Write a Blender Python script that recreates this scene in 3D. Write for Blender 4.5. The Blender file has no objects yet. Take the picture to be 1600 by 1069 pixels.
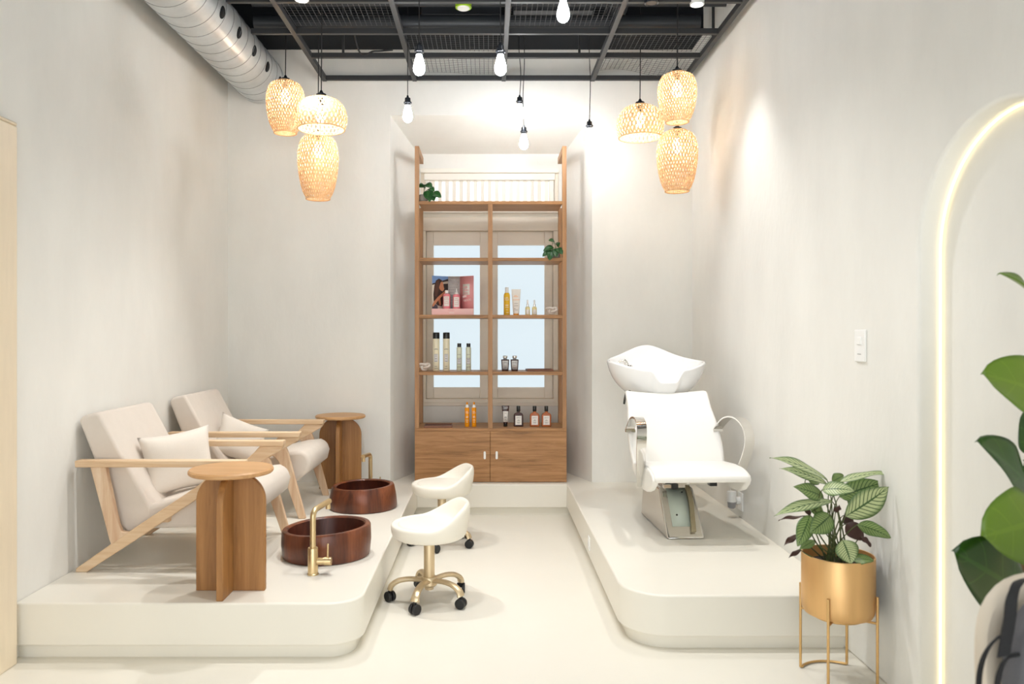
import bpy, bmesh, math, random
from mathutils import Vector, Matrix, Euler

random.seed(7)
PI = math.pi
scene = bpy.context.scene
COL = scene.collection

# ------------------------------------------------------------------ camera, world, light, exposure
EYE = 1.35          # eye height, metres
FPX = 1200.0        # focal length of the photo in its own pixels
PX0, PY0 = 764.0, 522.0   # where the room's depth lines meet


def at(px, py, Y):
    """point of the room at depth Y that the photo shows at (px, py)"""
    return Vector(((px - PX0) * Y / FPX, Y, EYE - (py - PY0) * Y / FPX))


cam_d = bpy.data.cameras.new('camera')
cam = bpy.data.objects.new('camera', cam_d)
COL.objects.link(cam)
cam.location = (0, 0, EYE)
cam.rotation_euler = (PI / 2, 0, 0)
cam_d.sensor_width = 36.0
cam_d.lens = FPX / 1600 * 36.0
cam_d.shift_x = (800 - PX0) / 1600
cam_d.shift_y = (PY0 - 534.5) / 1600
cam_d.clip_start = 0.05
cam_d.dof.use_dof = True
cam_d.dof.focus_distance = 4.9
cam_d.dof.aperture_fstop = 3.2
scene.camera = cam

scene.view_settings.view_transform = 'Standard'
scene.view_settings.look = 'None'
scene.view_settings.gamma = 1.0
scene.view_settings.use_curve_mapping = False
scene.view_settings.exposure = 0.12
scene.cycles.use_denoising = True
scene.cycles.max_bounces = 10
scene.cycles.diffuse_bounces = 6
scene.cycles.caustics_reflective = False
scene.cycles.caustics_refractive = False
scene.cycles.sample_clamp_indirect = 6.0

world = bpy.data.worlds.new('daylight')
scene.world = world
world.use_nodes = True
wbg = world.node_tree.nodes['Background']
wbg.inputs[0].default_value = (0.94, 0.975, 1.0, 1)
WORLD = 3.5
wbg.inputs[1].default_value = WORLD
BULB_E = 76.0       # radiance of the bare filament bulbs
SHADE_E = 84.0      # radiance of the warm bulbs in the bamboo shades
SPOT_W = 115.0       # watts of each ceiling spot
LED_E = 2.4
PANE_E = 0.86


def daylight_portal():
    d = bpy.data.lights.new('added_opening_portal', 'AREA')  # guides world daylight through the opening added behind the camera
    d.shape = 'RECTANGLE'
    d.size, d.size_y = 3.3, 3.1
    o = bpy.data.objects.new('added_opening_portal', d)
    COL.objects.link(o)
    o.location = (-0.2, -1.58, 1.6)
    o.rotation_euler = (PI / 2, 0, 0)     # shines along +Y, into the room
    d.cycles.is_portal = True


# ------------------------------------------------------------------ materials
def srgb(r, g, b):
    def f(c):
        c /= 255.0
        return c / 12.92 if c <= 0.04045 else ((c + 0.055) / 1.055) ** 2.4
    return (f(r), f(g), f(b), 1.0)


def new_mat(name):
    m = bpy.data.materials.new(name)
    m.use_nodes = True
    nt = m.node_tree
    return m, nt, nt.nodes['Principled BSDF']


def mat(name, col, rough=0.5, metal=0.0, spec=0.5, bump=0.0, bscale=80.0, vary=0.0, vscale=3.0, coat=0.0, sheen=0.0, stretch=None):
    m, nt, p = new_mat(name)
    p.inputs['Base Color'].default_value = col
    p.inputs['Roughness'].default_value = rough
    p.inputs['Metallic'].default_value = metal
    p.inputs['Specular IOR Level'].default_value = spec
    if coat:
        p.inputs['Coat Weight'].default_value = coat
        p.inputs['Coat Roughness'].default_value = 0.1
    if sheen:
        p.inputs['Sheen Weight'].default_value = sheen
    tc = nt.nodes.new('ShaderNodeTexCoord')
    vec = tc.outputs['Object']
    if stretch:
        mp = nt.nodes.new('ShaderNodeMapping')
        mp.inputs['Scale'].default_value = stretch
        nt.links.new(vec, mp.inputs['Vector'])
        vec = mp.outputs['Vector']
    if bump:
        n = nt.nodes.new('ShaderNodeTexNoise')
        n.inputs['Scale'].default_value = bscale
        n.inputs['Detail'].default_value = 4
        nt.links.new(vec, n.inputs['Vector'])
        b = nt.nodes.new('ShaderNodeBump')
        b.inputs['Strength'].default_value = bump
        b.inputs['Distance'].default_value = 0.01
        nt.links.new(n.outputs['Fac'], b.inputs['Height'])
        nt.links.new(b.outputs['Normal'], p.inputs['Normal'])
    if vary:
        n = nt.nodes.new('ShaderNodeTexNoise')
        n.inputs['Scale'].default_value = vscale
        n.inputs['Detail'].default_value = 6
        n.inputs['Roughness'].default_value = 0.6
        nt.links.new(vec, n.inputs['Vector'])
        r = nt.nodes.new('ShaderNodeValToRGB')
        r.color_ramp.elements[0].position = 0.3
        r.color_ramp.elements[1].position = 0.7
        r.color_ramp.elements[0].color = tuple(c * (1 - vary) for c in col[:3]) + (1,)
        r.color_ramp.elements[1].color = tuple(min(1, c * (1 + vary * 0.5)) for c in col[:3]) + (1,)
        nt.links.new(n.outputs['Fac'], r.inputs['Fac'])
        nt.links.new(r.outputs['Color'], p.inputs['Base Color'])
    return m


def wood(name, dark, mid, light, axis='x', scale=1.0, rough=0.45, contrast=(0.25, 0.5, 0.75), bump=0.12):
    m, nt, p = new_mat(name)
    p.inputs['Roughness'].default_value = rough
    tc = nt.nodes.new('ShaderNodeTexCoord')
    mp = nt.nodes.new('ShaderNodeMapping')
    s = {'x': (1.6, 26, 26), 'y': (26, 1.6, 26), 'z': (26, 26, 1.6)}[axis]
    mp.inputs['Scale'].default_value = tuple(v * scale for v in s)
    nt.links.new(tc.outputs['Object'], mp.inputs['Vector'])
    n = nt.nodes.new('ShaderNodeTexNoise')
    n.inputs['Scale'].default_value = 1.0
    n.inputs['Detail'].default_value = 7
    n.inputs['Roughness'].default_value = 0.7
    n.inputs['Distortion'].default_value = 0.6
    nt.links.new(mp.outputs['Vector'], n.inputs['Vector'])
    r = nt.nodes.new('ShaderNodeValToRGB')
    e = r.color_ramp.elements
    e[0].position, e[0].color = contrast[0], dark
    e[1].position, e[1].color = contrast[2], light
    k = e.new(contrast[1])
    k.color = mid
    nt.links.new(n.outputs['Fac'], r.inputs['Fac'])
    nt.links.new(r.outputs['Color'], p.inputs['Base Color'])
    b = nt.nodes.new('ShaderNodeBump')
    b.inputs['Strength'].default_value = bump
    b.inputs['Distance'].default_value = 0.004
    nt.links.new(n.outputs['Fac'], b.inputs['Height'])
    nt.links.new(b.outputs['Normal'], p.inputs['Normal'])
    return m


def glow(name, col, strength):
    m, nt, p = new_mat(name)
    p.inputs['Base Color'].default_value = (0.08, 0.08, 0.08, 1)
    p.inputs['Emission Color'].default_value = col
    p.inputs['Emission Strength'].default_value = strength
    return m


def bamboo(name, c1, c2):
    m, nt, p = new_mat(name)
    nt.nodes.remove(p)
    out = nt.nodes['Material Output']
    tc = nt.nodes.new('ShaderNodeTexCoord')
    n = nt.nodes.new('ShaderNodeTexNoise')
    n.inputs['Scale'].default_value = 60
    nt.links.new(tc.outputs['Object'], n.inputs['Vector'])
    r = nt.nodes.new('ShaderNodeValToRGB')
    r.color_ramp.elements[0].position, r.color_ramp.elements[0].color = 0.3, c1
    r.color_ramp.elements[1].position, r.color_ramp.elements[1].color = 0.7, c2
    nt.links.new(n.outputs['Fac'], r.inputs['Fac'])
    d = nt.nodes.new('ShaderNodeBsdfDiffuse')
    t = nt.nodes.new('ShaderNodeBsdfTranslucent')
    mx = nt.nodes.new('ShaderNodeMixShader')
    mx.inputs[0].default_value = 0.12
    nt.links.new(r.outputs['Color'], d.inputs['Color'])
    nt.links.new(r.outputs['Color'], t.inputs['Color'])
    nt.links.new(d.outputs[0], mx.inputs[1])
    nt.links.new(t.outputs[0], mx.inputs[2])
    nt.links.new(mx.outputs[0], out.inputs['Surface'])
    return m


def glassy(name, col, rough=0.05, trans=1.0, ior=1.4):
    m, nt, p = new_mat(name)
    p.inputs['Base Color'].default_value = col
    p.inputs['Roughness'].default_value = rough
    p.inputs['Transmission Weight'].default_value = trans
    p.inputs['IOR'].default_value = ior
    return m


def leaf_mat(name, base, edge, vein, nveins, vein_w, rough=0.4, edge_at=0.72):
    """leaf markings across the blade: u (0 midrib .. 1 margin), v along"""
    m, nt, p = new_mat(name)
    p.inputs['Roughness'].default_value = rough
    a = nt.nodes.new('ShaderNodeAttribute')
    a.attribute_name = 'blade'
    sep = nt.nodes.new('ShaderNodeSeparateXYZ')
    nt.links.new(a.outputs['Vector'], sep.inputs[0])

    def math_(op, a_, b_=None, v=None):
        n = nt.nodes.new('ShaderNodeMath')
        n.operation = op
        nt.links.new(a_, n.inputs[0])
        if b_ is not None:
            nt.links.new(b_, n.inputs[1])
        if v is not None:
            n.inputs[1].default_value = v
        return n.outputs[0]
    au = math_('ABSOLUTE', sep.outputs[0])
    sh = math_('MULTIPLY', au, v=0.22)
    k = math_('SUBTRACT', sep.outputs[1], sh)
    k = math_('MULTIPLY', k, v=nveins * 2 * PI)
    s = math_('SINE', k)
    s = math_('GREATER_THAN', s, v=vein_w)
    mid = math_('LESS_THAN', au, v=0.07)
    lines = math_('MAXIMUM', s, mid)
    mx = nt.nodes.new('ShaderNodeMixRGB')
    mx.inputs[1].default_value = base
    mx.inputs[2].default_value = vein
    nt.links.new(lines, mx.inputs[0])
    ed = nt.nodes.new('ShaderNodeMapRange')
    ed.inputs[1].default_value = edge_at
    ed.inputs[2].default_value = 1.0
    nt.links.new(au, ed.inputs[0])
    mx2 = nt.nodes.new('ShaderNodeMixRGB')
    mx2.inputs[2].default_value = edge
    nt.links.new(ed.outputs[0], mx2.inputs[0])
    nt.links.new(mx.outputs[0], mx2.inputs[1])
    nt.links.new(mx2.outputs[0], p.inputs['Base Color'])
    return m


M = {}
M['plaster'] = mat('plaster', srgb(232, 231, 226), 0.85, spec=0.25, bump=0.12, bscale=38, vary=0.06, vscale=2.4, stretch=(1, 1, 0.45))
M['plaster_side'] = mat('plaster_side', srgb(232, 231, 226), 0.85, spec=0.25, bump=0.14, bscale=34, vary=0.06, vscale=2.2, stretch=(1, 1, 0.45))
M['micro'] = mat('microcement', srgb(229, 225, 214), 0.34, spec=0.4, bump=0.015, bscale=9, vary=0.02, vscale=2.2)
M['black'] = mat('ceiling_black', srgb(26, 29, 33), 0.8, spec=0.2)
M['steel_dark'] = mat('dark_grey_steel', srgb(50, 51, 53), 0.5, spec=0.4)
M['wire'] = mat('grey_wire', srgb(74, 75, 77), 0.5)
M['seam'] = mat('dull_steel_seam', srgb(150, 153, 155), 0.5, metal=0.7)
M['pipe'] = mat('dark_pipe', srgb(46, 49, 53), 0.45)
M['galv'] = mat('galvanised_steel', srgb(208, 212, 214), 0.4, metal=0.6, vary=0.12, vscale=9)
M['oak'] = wood('brown_oak', srgb(116, 80, 44), srgb(164, 118, 72), srgb(188, 142, 96), 'x', 1.5, contrast=(0.28, 0.5, 0.72))
M['oak_v'] = wood('brown_oak_upright', srgb(136, 96, 60), srgb(168, 124, 82), srgb(186, 142, 98), 'z', 1.0, contrast=(0.28, 0.5, 0.72))
M['oak_d'] = wood('brown_oak_depth', srgb(136, 96, 60), srgb(168, 124, 82), srgb(186, 142, 98), 'y', 1.0)
M['table_top'] = wood('teak_top', srgb(172, 128, 82), srgb(192, 148, 100), srgb(206, 164, 116), 'x', 1.2)
M['table_leg'] = wood('teak_panel', srgb(122, 82, 42), srgb(152, 106, 58), srgb(172, 124, 72), 'z', 0.8, contrast=(0.3, 0.5, 0.7))
M['ash'] = wood('washed_ash', srgb(196, 158, 122), srgb(214, 184, 148), srgb(228, 206, 178), 'x', 1.1, rough=0.6)
M['ash_v'] = wood('washed_ash_upright', srgb(192, 148, 118), srgb(212, 182, 150), srgb(228, 208, 184), 'z', 1.1, rough=0.6)
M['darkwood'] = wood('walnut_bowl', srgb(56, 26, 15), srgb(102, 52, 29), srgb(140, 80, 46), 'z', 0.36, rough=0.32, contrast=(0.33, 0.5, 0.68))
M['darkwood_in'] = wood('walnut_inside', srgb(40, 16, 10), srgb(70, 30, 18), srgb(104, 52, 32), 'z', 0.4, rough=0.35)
M['linen'] = mat('beige_linen', srgb(214, 204, 193), 0.95, spec=0.1, bump=0.25, bscale=420, vary=0.03, vscale=12, sheen=0.2)
M['pillow'] = mat('pale_linen', srgb(222, 213, 202), 0.95, spec=0.1, bump=0.3, bscale=380, vary=0.03, vscale=10, sheen=0.2)
M['leather'] = mat('cream_leatherette', srgb(234, 229, 217), 0.42, spec=0.4, bump=0.02, bscale=300)
M['white_leather'] = mat('white_leatherette', srgb(233, 231, 226), 0.38, spec=0.4, bump=0.02, bscale=300)
M['ceramic'] = mat('white_ceramic', srgb(238, 238, 238), 0.08, spec=0.5, coat=0.5)
M['chrome'] = mat('chrome', srgb(228, 226, 222), 0.08, metal=1.0)
M['steel'] = mat('brushed_steel', srgb(214, 211, 205), 0.16, metal=1.0)
M['inner'] = mat('pale_green_sheet', srgb(182, 192, 180), 0.35)
M['bar'] = mat('dull_brass_bar', srgb(176, 166, 140), 0.3, metal=0.9)
M['brass'] = mat('brushed_brass', srgb(216, 192, 148), 0.36, metal=1.0)
M['champagne'] = mat('champagne_gold', srgb(220, 200, 166), 0.4, metal=0.85)
M['gold'] = mat('satin_gold', srgb(228, 186, 130), 0.42, metal=0.9, vary=0.06, vscale=2, stretch=(14, 14, 1))
M['goldwire'] = mat('gold_wire', srgb(206, 168, 112), 0.35, metal=0.8)
M['rubber'] = mat('black_plastic', srgb(20, 21, 23), 0.4)
M['white_plastic'] = mat('white_plastic', srgb(240, 240, 238), 0.35)
M['grey_plastic'] = mat('grey_plastic', srgb(150, 150, 152), 0.4)
M['frame'] = mat('cream_paint', srgb(230, 220, 204), 0.38, vary=0.03, vscale=6, stretch=(1, 1, 4))
M['frame_up'] = mat('white_paint', srgb(240, 236, 226), 0.4)
M['jamb'] = mat('varnished_cream_wood', srgb(230, 215, 190), 0.4, vary=0.04, vscale=5, stretch=(8, 8, 1))
M['pane'] = glow('frosted_pane', srgb(224, 240, 248), PANE_E)
M['pane_up'] = glow('clear_sky_pane', (1, 1, 1, 1), 1.5)
M['bulb'] = glow('lit_bulb', (0.97, 0.98, 1.0, 1), BULB_E)
M['warm_bulb'] = glow('lit_warm_bulb', (1.0, 0.89, 0.72, 1), SHADE_E)
M['spot'] = glow('spot_lens', (1.0, 0.98, 0.95, 1), 25.0)
M['led'] = glow('led_strip', (1.0, 0.80, 0.42, 1), LED_E)
M['bamboo'] = bamboo('bamboo', srgb(214, 174, 130), srgb(238, 208, 168))
M['cord'] = mat('black_cord', srgb(24, 24, 26), 0.6)
M['socket'] = mat('black_socket', srgb(34, 38, 44), 0.25, spec=0.6)
M['soil'] = mat('soil', srgb(40, 32, 26), 0.95, bump=0.6, bscale=60)
M['stone'] = mat('grey_stone_pot', srgb(140, 134, 126), 0.85, bump=0.3, bscale=60, vary=0.1, vscale=20)
M['leaf_dark'] = leaf_mat('pothos_leaf', srgb(38, 82, 40), srgb(26, 62, 32), srgb(64, 112, 62), 7, 0.9, 0.3)
M['calathea'] = leaf_mat('striped_leaf', srgb(182, 194, 144), srgb(74, 104, 54), srgb(60, 90, 46), 11, 0.72, 0.4, 0.6)
M['calathea_b'] = leaf_mat('striped_leaf_green', srgb(128, 150, 88), srgb(70, 100, 48), srgb(54, 84, 40), 11, 0.7, 0.4, 0.6)
M['leaf_under'] = mat('purple_leaf_underside', srgb(66, 40, 34), 0.5)
M['petiole'] = mat('leaf_stalk', srgb(78, 88, 50), 0.5)
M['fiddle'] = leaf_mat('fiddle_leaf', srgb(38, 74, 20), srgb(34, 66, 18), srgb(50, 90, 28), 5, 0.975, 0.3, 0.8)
M['fiddle_lit'] = leaf_mat('fiddle_leaf_lit', srgb(92, 122, 20), srgb(78, 110, 18), srgb(100, 130, 26), 5, 0.975, 0.35, 0.8)  # lighter copy of the fiddle leaf, lit look put into the colour
M['trunk'] = mat('thin_trunk', srgb(110, 88, 62), 0.8, bump=0.3, bscale=60)
M['green'] = mat('lime_green_plastic', srgb(158, 200, 40), 0.4)
M['amber'] = mat('amber_glass', srgb(168, 86, 22), 0.18, spec=0.4)
M['amber_dark'] = mat('dark_amber_glass', srgb(58, 26, 20), 0.25, spec=0.3)
M['orange'] = mat('orange_bottle', srgb(244, 158, 14), 0.35, spec=0.3)
M['yellow'] = mat('yellow_bottle', srgb(234, 188, 52), 0.35, spec=0.3)
M['cap_black'] = mat('black_cap', srgb(22, 22, 22), 0.25)
M['cream_can'] = mat('cream_can', srgb(240, 234, 208), 0.35)
M['sage_can'] = mat('pale_green_can', srgb(222, 228, 208), 0.35)
M['pink'] = mat('pink_card', srgb(232, 158, 160), 0.5)
M['pink_pale'] = mat('pale_pink_card', srgb(244, 196, 192), 0.4)
M['pink_bottle'] = mat('pink_bottle', srgb(236, 140, 150), 0.4, spec=0.3)
M['label'] = mat('white_label', srgb(240, 236, 230), 0.5)
M['grey_label'] = mat('grey_label', srgb(222, 222, 222), 0.5)
M['ink'] = mat('grey_ink', srgb(120, 116, 112), 0.6)
M['pink_ink'] = mat('pink_ink', srgb(222, 132, 140), 0.6)
M['white_ink'] = mat('white_ink', srgb(250, 244, 240), 0.6)
M['knot'] = mat('white_knot_clay', srgb(234, 224, 214), 0.7)
M['tray'] = wood('walnut_tray', srgb(84, 48, 34), srgb(120, 76, 54), srgb(156, 108, 80), 'x', 1.5)
M['clear'] = glassy('clear_glass', (1, 1, 1, 1))
M['serum'] = mat('pale_serum', srgb(240, 228, 170), 0.3, spec=0.3)
M['tub_chair'] = mat('cream_shell', srgb(214, 202, 184), 0.55)
M['bag'] = mat('charcoal_fabric', srgb(92, 92, 96), 0.85, bump=0.3, bscale=300)
M['strap'] = mat('black_webbing', srgb(28, 28, 30), 0.8, bump=0.3, bscale=300)
M['terracotta'] = mat('white_floor_pot', srgb(220, 214, 204), 0.6)
for nm, c in dict(sky=(122, 158, 212), roof=(44, 34, 34), wallp=(226, 214, 200), hair=(84, 52, 44), hair2=(52, 32, 30), skin=(196, 132, 98), skin2=(170, 106, 76), weave=(196, 190, 188), weave2=(170, 164, 164), dress=(70, 66, 80)).items():
    M['print_' + nm] = mat('print_' + nm, srgb(*c), 0.5)


# ------------------------------------------------------------------ helpers
class MB:
    def __init__(self):
        self.v, self.f, self.m, self.blade = [], [], [], {}
        self.cur = 0

    def add(self, verts, faces):
        o = len(self.v)
        self.v += [tuple(p) for p in verts]
        for f in faces:
            self.f.append([o + i for i in f])
            self.m.append(self.cur)
        return o

    def box(self, x0, x1, y0, y1, z0, z1):
        v = [(x0, y0, z0), (x1, y0, z0), (x1, y1, z0), (x0, y1, z0), (x0, y0, z1), (x1, y0, z1), (x1, y1, z1), (x0, y1, z1)]
        self.add(v, [(0, 3, 2, 1), (4, 5, 6, 7), (0, 1, 5, 4), (1, 2, 6, 5), (2, 3, 7, 6), (3, 0, 4, 7)])
        return self

    def prism(self, poly, axis, a, b):
        def p(q, w):
            return {'y': (q[0], w, q[1]), 'x': (w, q[0], q[1]), 'z': (q[0], q[1], w)}[axis]
        n = len(poly)
        v = [p(q, a) for q in poly] + [p(q, b) for q in poly]
        fs = [list(range(n))[::-1], [n + i for i in range(n)]]
        fs += [(i, (i + 1) % n, n + (i + 1) % n, n + i) for i in range(n)]
        self.add(v, fs)
        return self

    def tube(self, pts, r, seg=10, caps=True):
        pts = [Vector(p) for p in pts]
        n = len(pts)
        rs = r if isinstance(r, (list, tuple)) else [r] * n
        tang = []
        for i in range(n):
            t = pts[min(i + 1, n - 1)] - pts[max(i - 1, 0)]
            tang.append(t.normalized())
        up = Vector((0, 0, 1)) if abs(tang[0].z) < 0.9 else Vector((1, 0, 0))
        nrm = (up - tang[0] * up.dot(tang[0])).normalized()
        vs = []
        for i in range(n):
            if i:
                nrm = (nrm - tang[i] * nrm.dot(tang[i]))
                nrm = nrm.normalized() if nrm.length > 1e-6 else Vector((1, 0, 0))
            bn = tang[i].cross(nrm)
            for k in range(seg):
                a = 2 * PI * k / seg
                vs.append(pts[i] + (nrm * math.cos(a) + bn * math.sin(a)) * rs[i])
        fs = []
        for i in range(n - 1):
            for k in range(seg):
                k2 = (k + 1) % seg
                fs.append((i * seg + k, i * seg + k2, (i + 1) * seg + k2, (i + 1) * seg + k))
        if caps:
            fs.append(list(range(seg))[::-1])
            fs.append([(n - 1) * seg + k for k in range(seg)])
        self.add(vs, fs)
        return self

    def lathe(self, prof, seg=32, c=(0, 0), fn=None):
        vs, rings = [], []
        for (r, z) in prof:
            if r <= 1e-6:
                rings.append([len(vs)])
                vs.append((c[0], c[1], z))
            else:
                ring = []
                for k in range(seg):
                    a = 2 * PI * k / seg
                    ring.append(len(vs))
                    vs.append((c[0] + r * math.cos(a), c[1] + r * math.sin(a), z))
                rings.append(ring)
        if fn:
            vs = [fn(*v) for v in vs]
        fs = []
        for A, B in zip(rings, rings[1:]):
            if len(A) == 1 and len(B) == 1:
                continue
            for k in range(seg):
                k2 = (k + 1) % seg
                if len(A) == 1:
                    fs.append((A[0], B[k2], B[k]))
                elif len(B) == 1:
                    fs.append((A[k], A[k2], B[0]))
                else:
                    fs.append((A[k], A[k2], B[k2], B[k]))
        self.add(vs, fs)
        return self

    def grid(self, fn, nu, nv, closed_u=False):
        vs = [fn(i / nu, j / nv) for j in range(nv + 1) for i in range(nu + (0 if closed_u else 1))]
        w = nu if closed_u else nu + 1
        fs = []
        for j in range(nv):
            for i in range(nu):
                i2 = (i + 1) % w if closed_u else i + 1
                fs.append((j * w + i, j * w + i2, (j + 1) * w + i2, (j + 1) * w + i))
        return self.add(vs, fs)

    def ribbon(self, pts, wdir, w, t):
        """a flat band: pts along its middle, wdir across it, thickness t"""
        pts = [Vector(p) for p in pts]
        wd = Vector(wdir).normalized()
        vs, n = [], len(pts)
        for i in range(n):
            tg = (pts[min(i + 1, n - 1)] - pts[max(i - 1, 0)]).normalized()
            nn = tg.cross(wd).normalized()
            for (a, b) in ((-1, -1), (1, -1), (1, 1), (-1, 1)):
                vs.append(pts[i] + wd * a * w / 2 + nn * b * t / 2)
        fs = [(0, 1, 2, 3), tuple((n - 1) * 4 + k for k in (3, 2, 1, 0))]
        for i in range(n - 1):
            for k in range(4):
                k2 = (k + 1) % 4
                fs.append((i * 4 + k, (i + 1) * 4 + k, (i + 1) * 4 + k2, i * 4 + k2))
        self.add(vs, fs)
        return self

    def build(self, name, material, parent=None, bevel=0, bseg=2, subsurf=0, angle=38, flat=False, solidify=0, normals=True):
        me = bpy.data.meshes.new(name)
        me.from_pydata(self.v, [], self.f)
        mats = material if isinstance(material, (list, tuple)) else [material]
        for x in mats:
            me.materials.append(x)
        for p, mi in zip(me.polygons, self.m):
            p.material_index = mi
        if self.blade:
            a = me.attributes.new('blade', 'FLOAT_VECTOR', 'POINT')
            for i in range(len(self.v)):
                a.data[i].vector = self.blade.get(i, (0, 0, 0))
        if normals:
            bm = bmesh.new()
            bm.from_mesh(me)
            bmesh.ops.recalc_face_normals(bm, faces=bm.faces)
            bm.to_mesh(me)
            bm.free()
        if not flat:
            me.polygons.foreach_set('use_smooth', [True] * len(me.polygons))
            me.set_sharp_from_angle(angle=math.radians(angle))
        me.update()
        o = bpy.data.objects.new(name, me)
        COL.objects.link(o)
        if parent:
            o.parent = parent
        if solidify:
            s = o.modifiers.new('thickness', 'SOLIDIFY')
            s.thickness = solidify
            s.offset = 0
        if bevel:
            b = o.modifiers.new('edges', 'BEVEL')
            b.width = bevel
            b.segments = bseg
            b.limit_method = 'ANGLE'
            b.angle_limit = math.radians(40)
            b.harden_normals = False
        if subsurf:
            s = o.modifiers.new('round', 'SUBSURF')
            s.levels = s.render_levels = subsurf
        return o


def tag(o, label, cat, group=None, kind=None):
    o['label'] = label
    o['category'] = cat
    if group:
        o['group'] = group
    if kind:
        o['kind'] = kind
    return o


def thing(name, label, cat, loc=(0, 0, 0), rz=0.0, group=None):
    o = bpy.data.objects.new(name, None)
    o.empty_display_size = 0.05
    COL.objects.link(o)
    o.location = loc
    o.rotation_euler = (0, 0, rz)
    return tag(o, label, cat, group)


def structure(o):
    o['kind'] = 'structure'
    return o


def copy_tree(o, parent=None):
    c = o.copy()
    COL.objects.link(c)
    if parent:
        c.parent = parent
        c.matrix_parent_inverse = o.matrix_parent_inverse.copy()
    for ch in list(o.children):
        copy_tree(ch, c)
    return c


def arc(cx, cy, r, a0, a1, n):
    return [(cx + r * math.cos(math.radians(a0 + (a1 - a0) * i / n)), cy + r * math.sin(math.radians(a0 + (a1 - a0) * i / n))) for i in range(n + 1)]


def smooth_path(pts, n=8):
    """Catmull-Rom through the points"""
    P = [Vector(p) for p in pts]
    P = [P[0] * 2 - P[1]] + P + [P[-1] * 2 - P[-2]]
    out = []
    for i in range(1, len(P) - 2):
        for k in range(n):
            t = k / n
            a, b, c, d = P[i - 1], P[i], P[i + 1], P[i + 2]
            out.append(0.5 * ((2 * b) + (c - a) * t + (2 * a - 5 * b + 4 * c - d) * t * t + (3 * b - a - 3 * c + d) * t ** 3))
    out.append(P[-2])
    return out


def sstep(a, b, x):
    t = max(0.0, min(1.0, (x - a) / (b - a)))
    return t * t * (3 - 2 * t)


def text_on(s, size, material, parent, loc, name='lettering', spacing=1.0):
    """raised lettering that faces -Y"""
    c = bpy.data.curves.new(name, 'FONT')
    c.body = s
    c.size = size
    c.align_x = 'CENTER'
    c.align_y = 'CENTER'
    c.extrude = 0.0002
    c.space_character = spacing
    tmp = bpy.data.objects.new(name + '_curve', c)
    COL.objects.link(tmp)
    dg = bpy.context.evaluated_depsgraph_get()
    me = bpy.data.meshes.new_from_object(tmp.evaluated_get(dg))
    bpy.data.objects.remove(tmp)
    bpy.data.curves.remove(c)
    me.materials.clear()
    me.materials.append(material)
    me.transform(Matrix.Rotation(PI / 2, 4, 'X'))
    o = bpy.data.objects.new(name, me)
    COL.objects.link(o)
    o.parent = parent
    o.location = loc
    return o


# ------------------------------------------------------------------ the room
XL, XR, YB = -1.965, 1.53, 5.78      # left wall, right wall, back wall
YF = -1.6                            # street front, behind the camera
PZ = 0.236                           # platform height
CZ = 3.75                            # black ceiling
daylight_portal()

structure(MB().box(XL - 0.2, XR + 0.4, YF - 0.1, 6.6, -0.12, 0.0).build('floor', M['micro']))
structure(MB().box(XL - 0.2, XR + 0.4, YF - 0.1, 6.6, CZ, CZ + 0.12).build('ceiling', M['black']))
structure(MB().box(XL - 0.14, XL, YF, YB + 0.1, 0, CZ).build('wall_left', M['plaster_side']))
# right wall with an arched recess
ay, az, ar, ad = 2.32, 1.632, 0.416, 0.085
poly = [(YF, 0), (ay - ar, 0)] + arc(ay, az, ar, 180, 0, 40) + [(ay + ar, 0), (YB + 0.1, 0), (YB + 0.1, CZ), (YF, CZ)]
wr = MB().prism(poly, 'x', XR, XR + ad)
o = structure(wr.build('wall_right', M['plaster_side'], bevel=0.012, bseg=3, angle=30))
b = MB().box(XR + ad, XR + ad + 0.1, YF, YB + 0.1, 0, CZ)
structure(b.build('wall_right_recess', M['plaster_side']))
# unseen street front: piers and lintel, wide opening added to let daylight in
wf = MB().box(XL - 0.14, -1.8, YF - 0.12, YF, 0, CZ).box(1.4, XR + 0.2, YF - 0.12, YF, 0, CZ).box(-1.8, 1.4, YF - 0.12, YF, 3.1, CZ)
structure(wf.build('wall_front', M['plaster']))
# back wall with the splayed window bay
ox0, ox1, ozt = -0.742, 0.776, 2.997      # bay opening in the wall face
ix0, ix1, izt, iy = -0.575, 0.605, 2.815, 6.25   # bay at the window
WT = 3.49
wx0, wx1, wz0, wz1 = -0.556, 0.566, 0.783, 2.69
wb = MB()
q = lambda *p: wb.add(p, [tuple(range(len(p)))])
q((XL, YB, 0), (ox0, YB, 0), (ox0, YB, CZ), (XL, YB, CZ))
q((ox1, YB, 0), (XR + 0.1, YB, 0), (XR + 0.1, YB, CZ), (ox1, YB, CZ))
q((ox0, YB, ozt), (ox1, YB, ozt), (ox1, YB, CZ), (ox0, YB, CZ))
q((ox0, YB, 0), (ix0, iy, 0), (ix0, iy, izt), (ox0, YB, ozt))
q((ix1, iy, 0), (ox1, YB, 0), (ox1, YB, ozt), (ix1, iy, izt))
q((ox0, YB, ozt), (ix0, iy, izt), (ix1, iy, izt), (ox1, YB, ozt))
q((ix0, iy, 0), (ix1, iy, 0), (ix1, iy, wz0), (ix0, iy, wz0))
q((ix0, iy, wz1), (ix1, iy, wz1), (ix1, iy, izt), (ix0, iy, izt))
q((ix0, iy, wz0), (wx0, iy, wz0), (wx0, iy, wz1), (ix0, iy, wz1))
q((wx1, iy, wz0), (ix1, iy, wz0), (ix1, iy, wz1), (wx1, iy, wz1))
for (a, c_) in (((wx0, wz0), (wx0, wz1)), ((wx1, wz1), (wx1, wz0)), ((wx0, wz1), (wx1, wz1)), ((wx1, wz0), (wx0, wz0))):
    q((a[0], iy, a[1]), (c_[0], iy, c_[1]), (c_[0], iy + 0.2, c_[1]), (a[0], iy + 0.2, a[1]))
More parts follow.
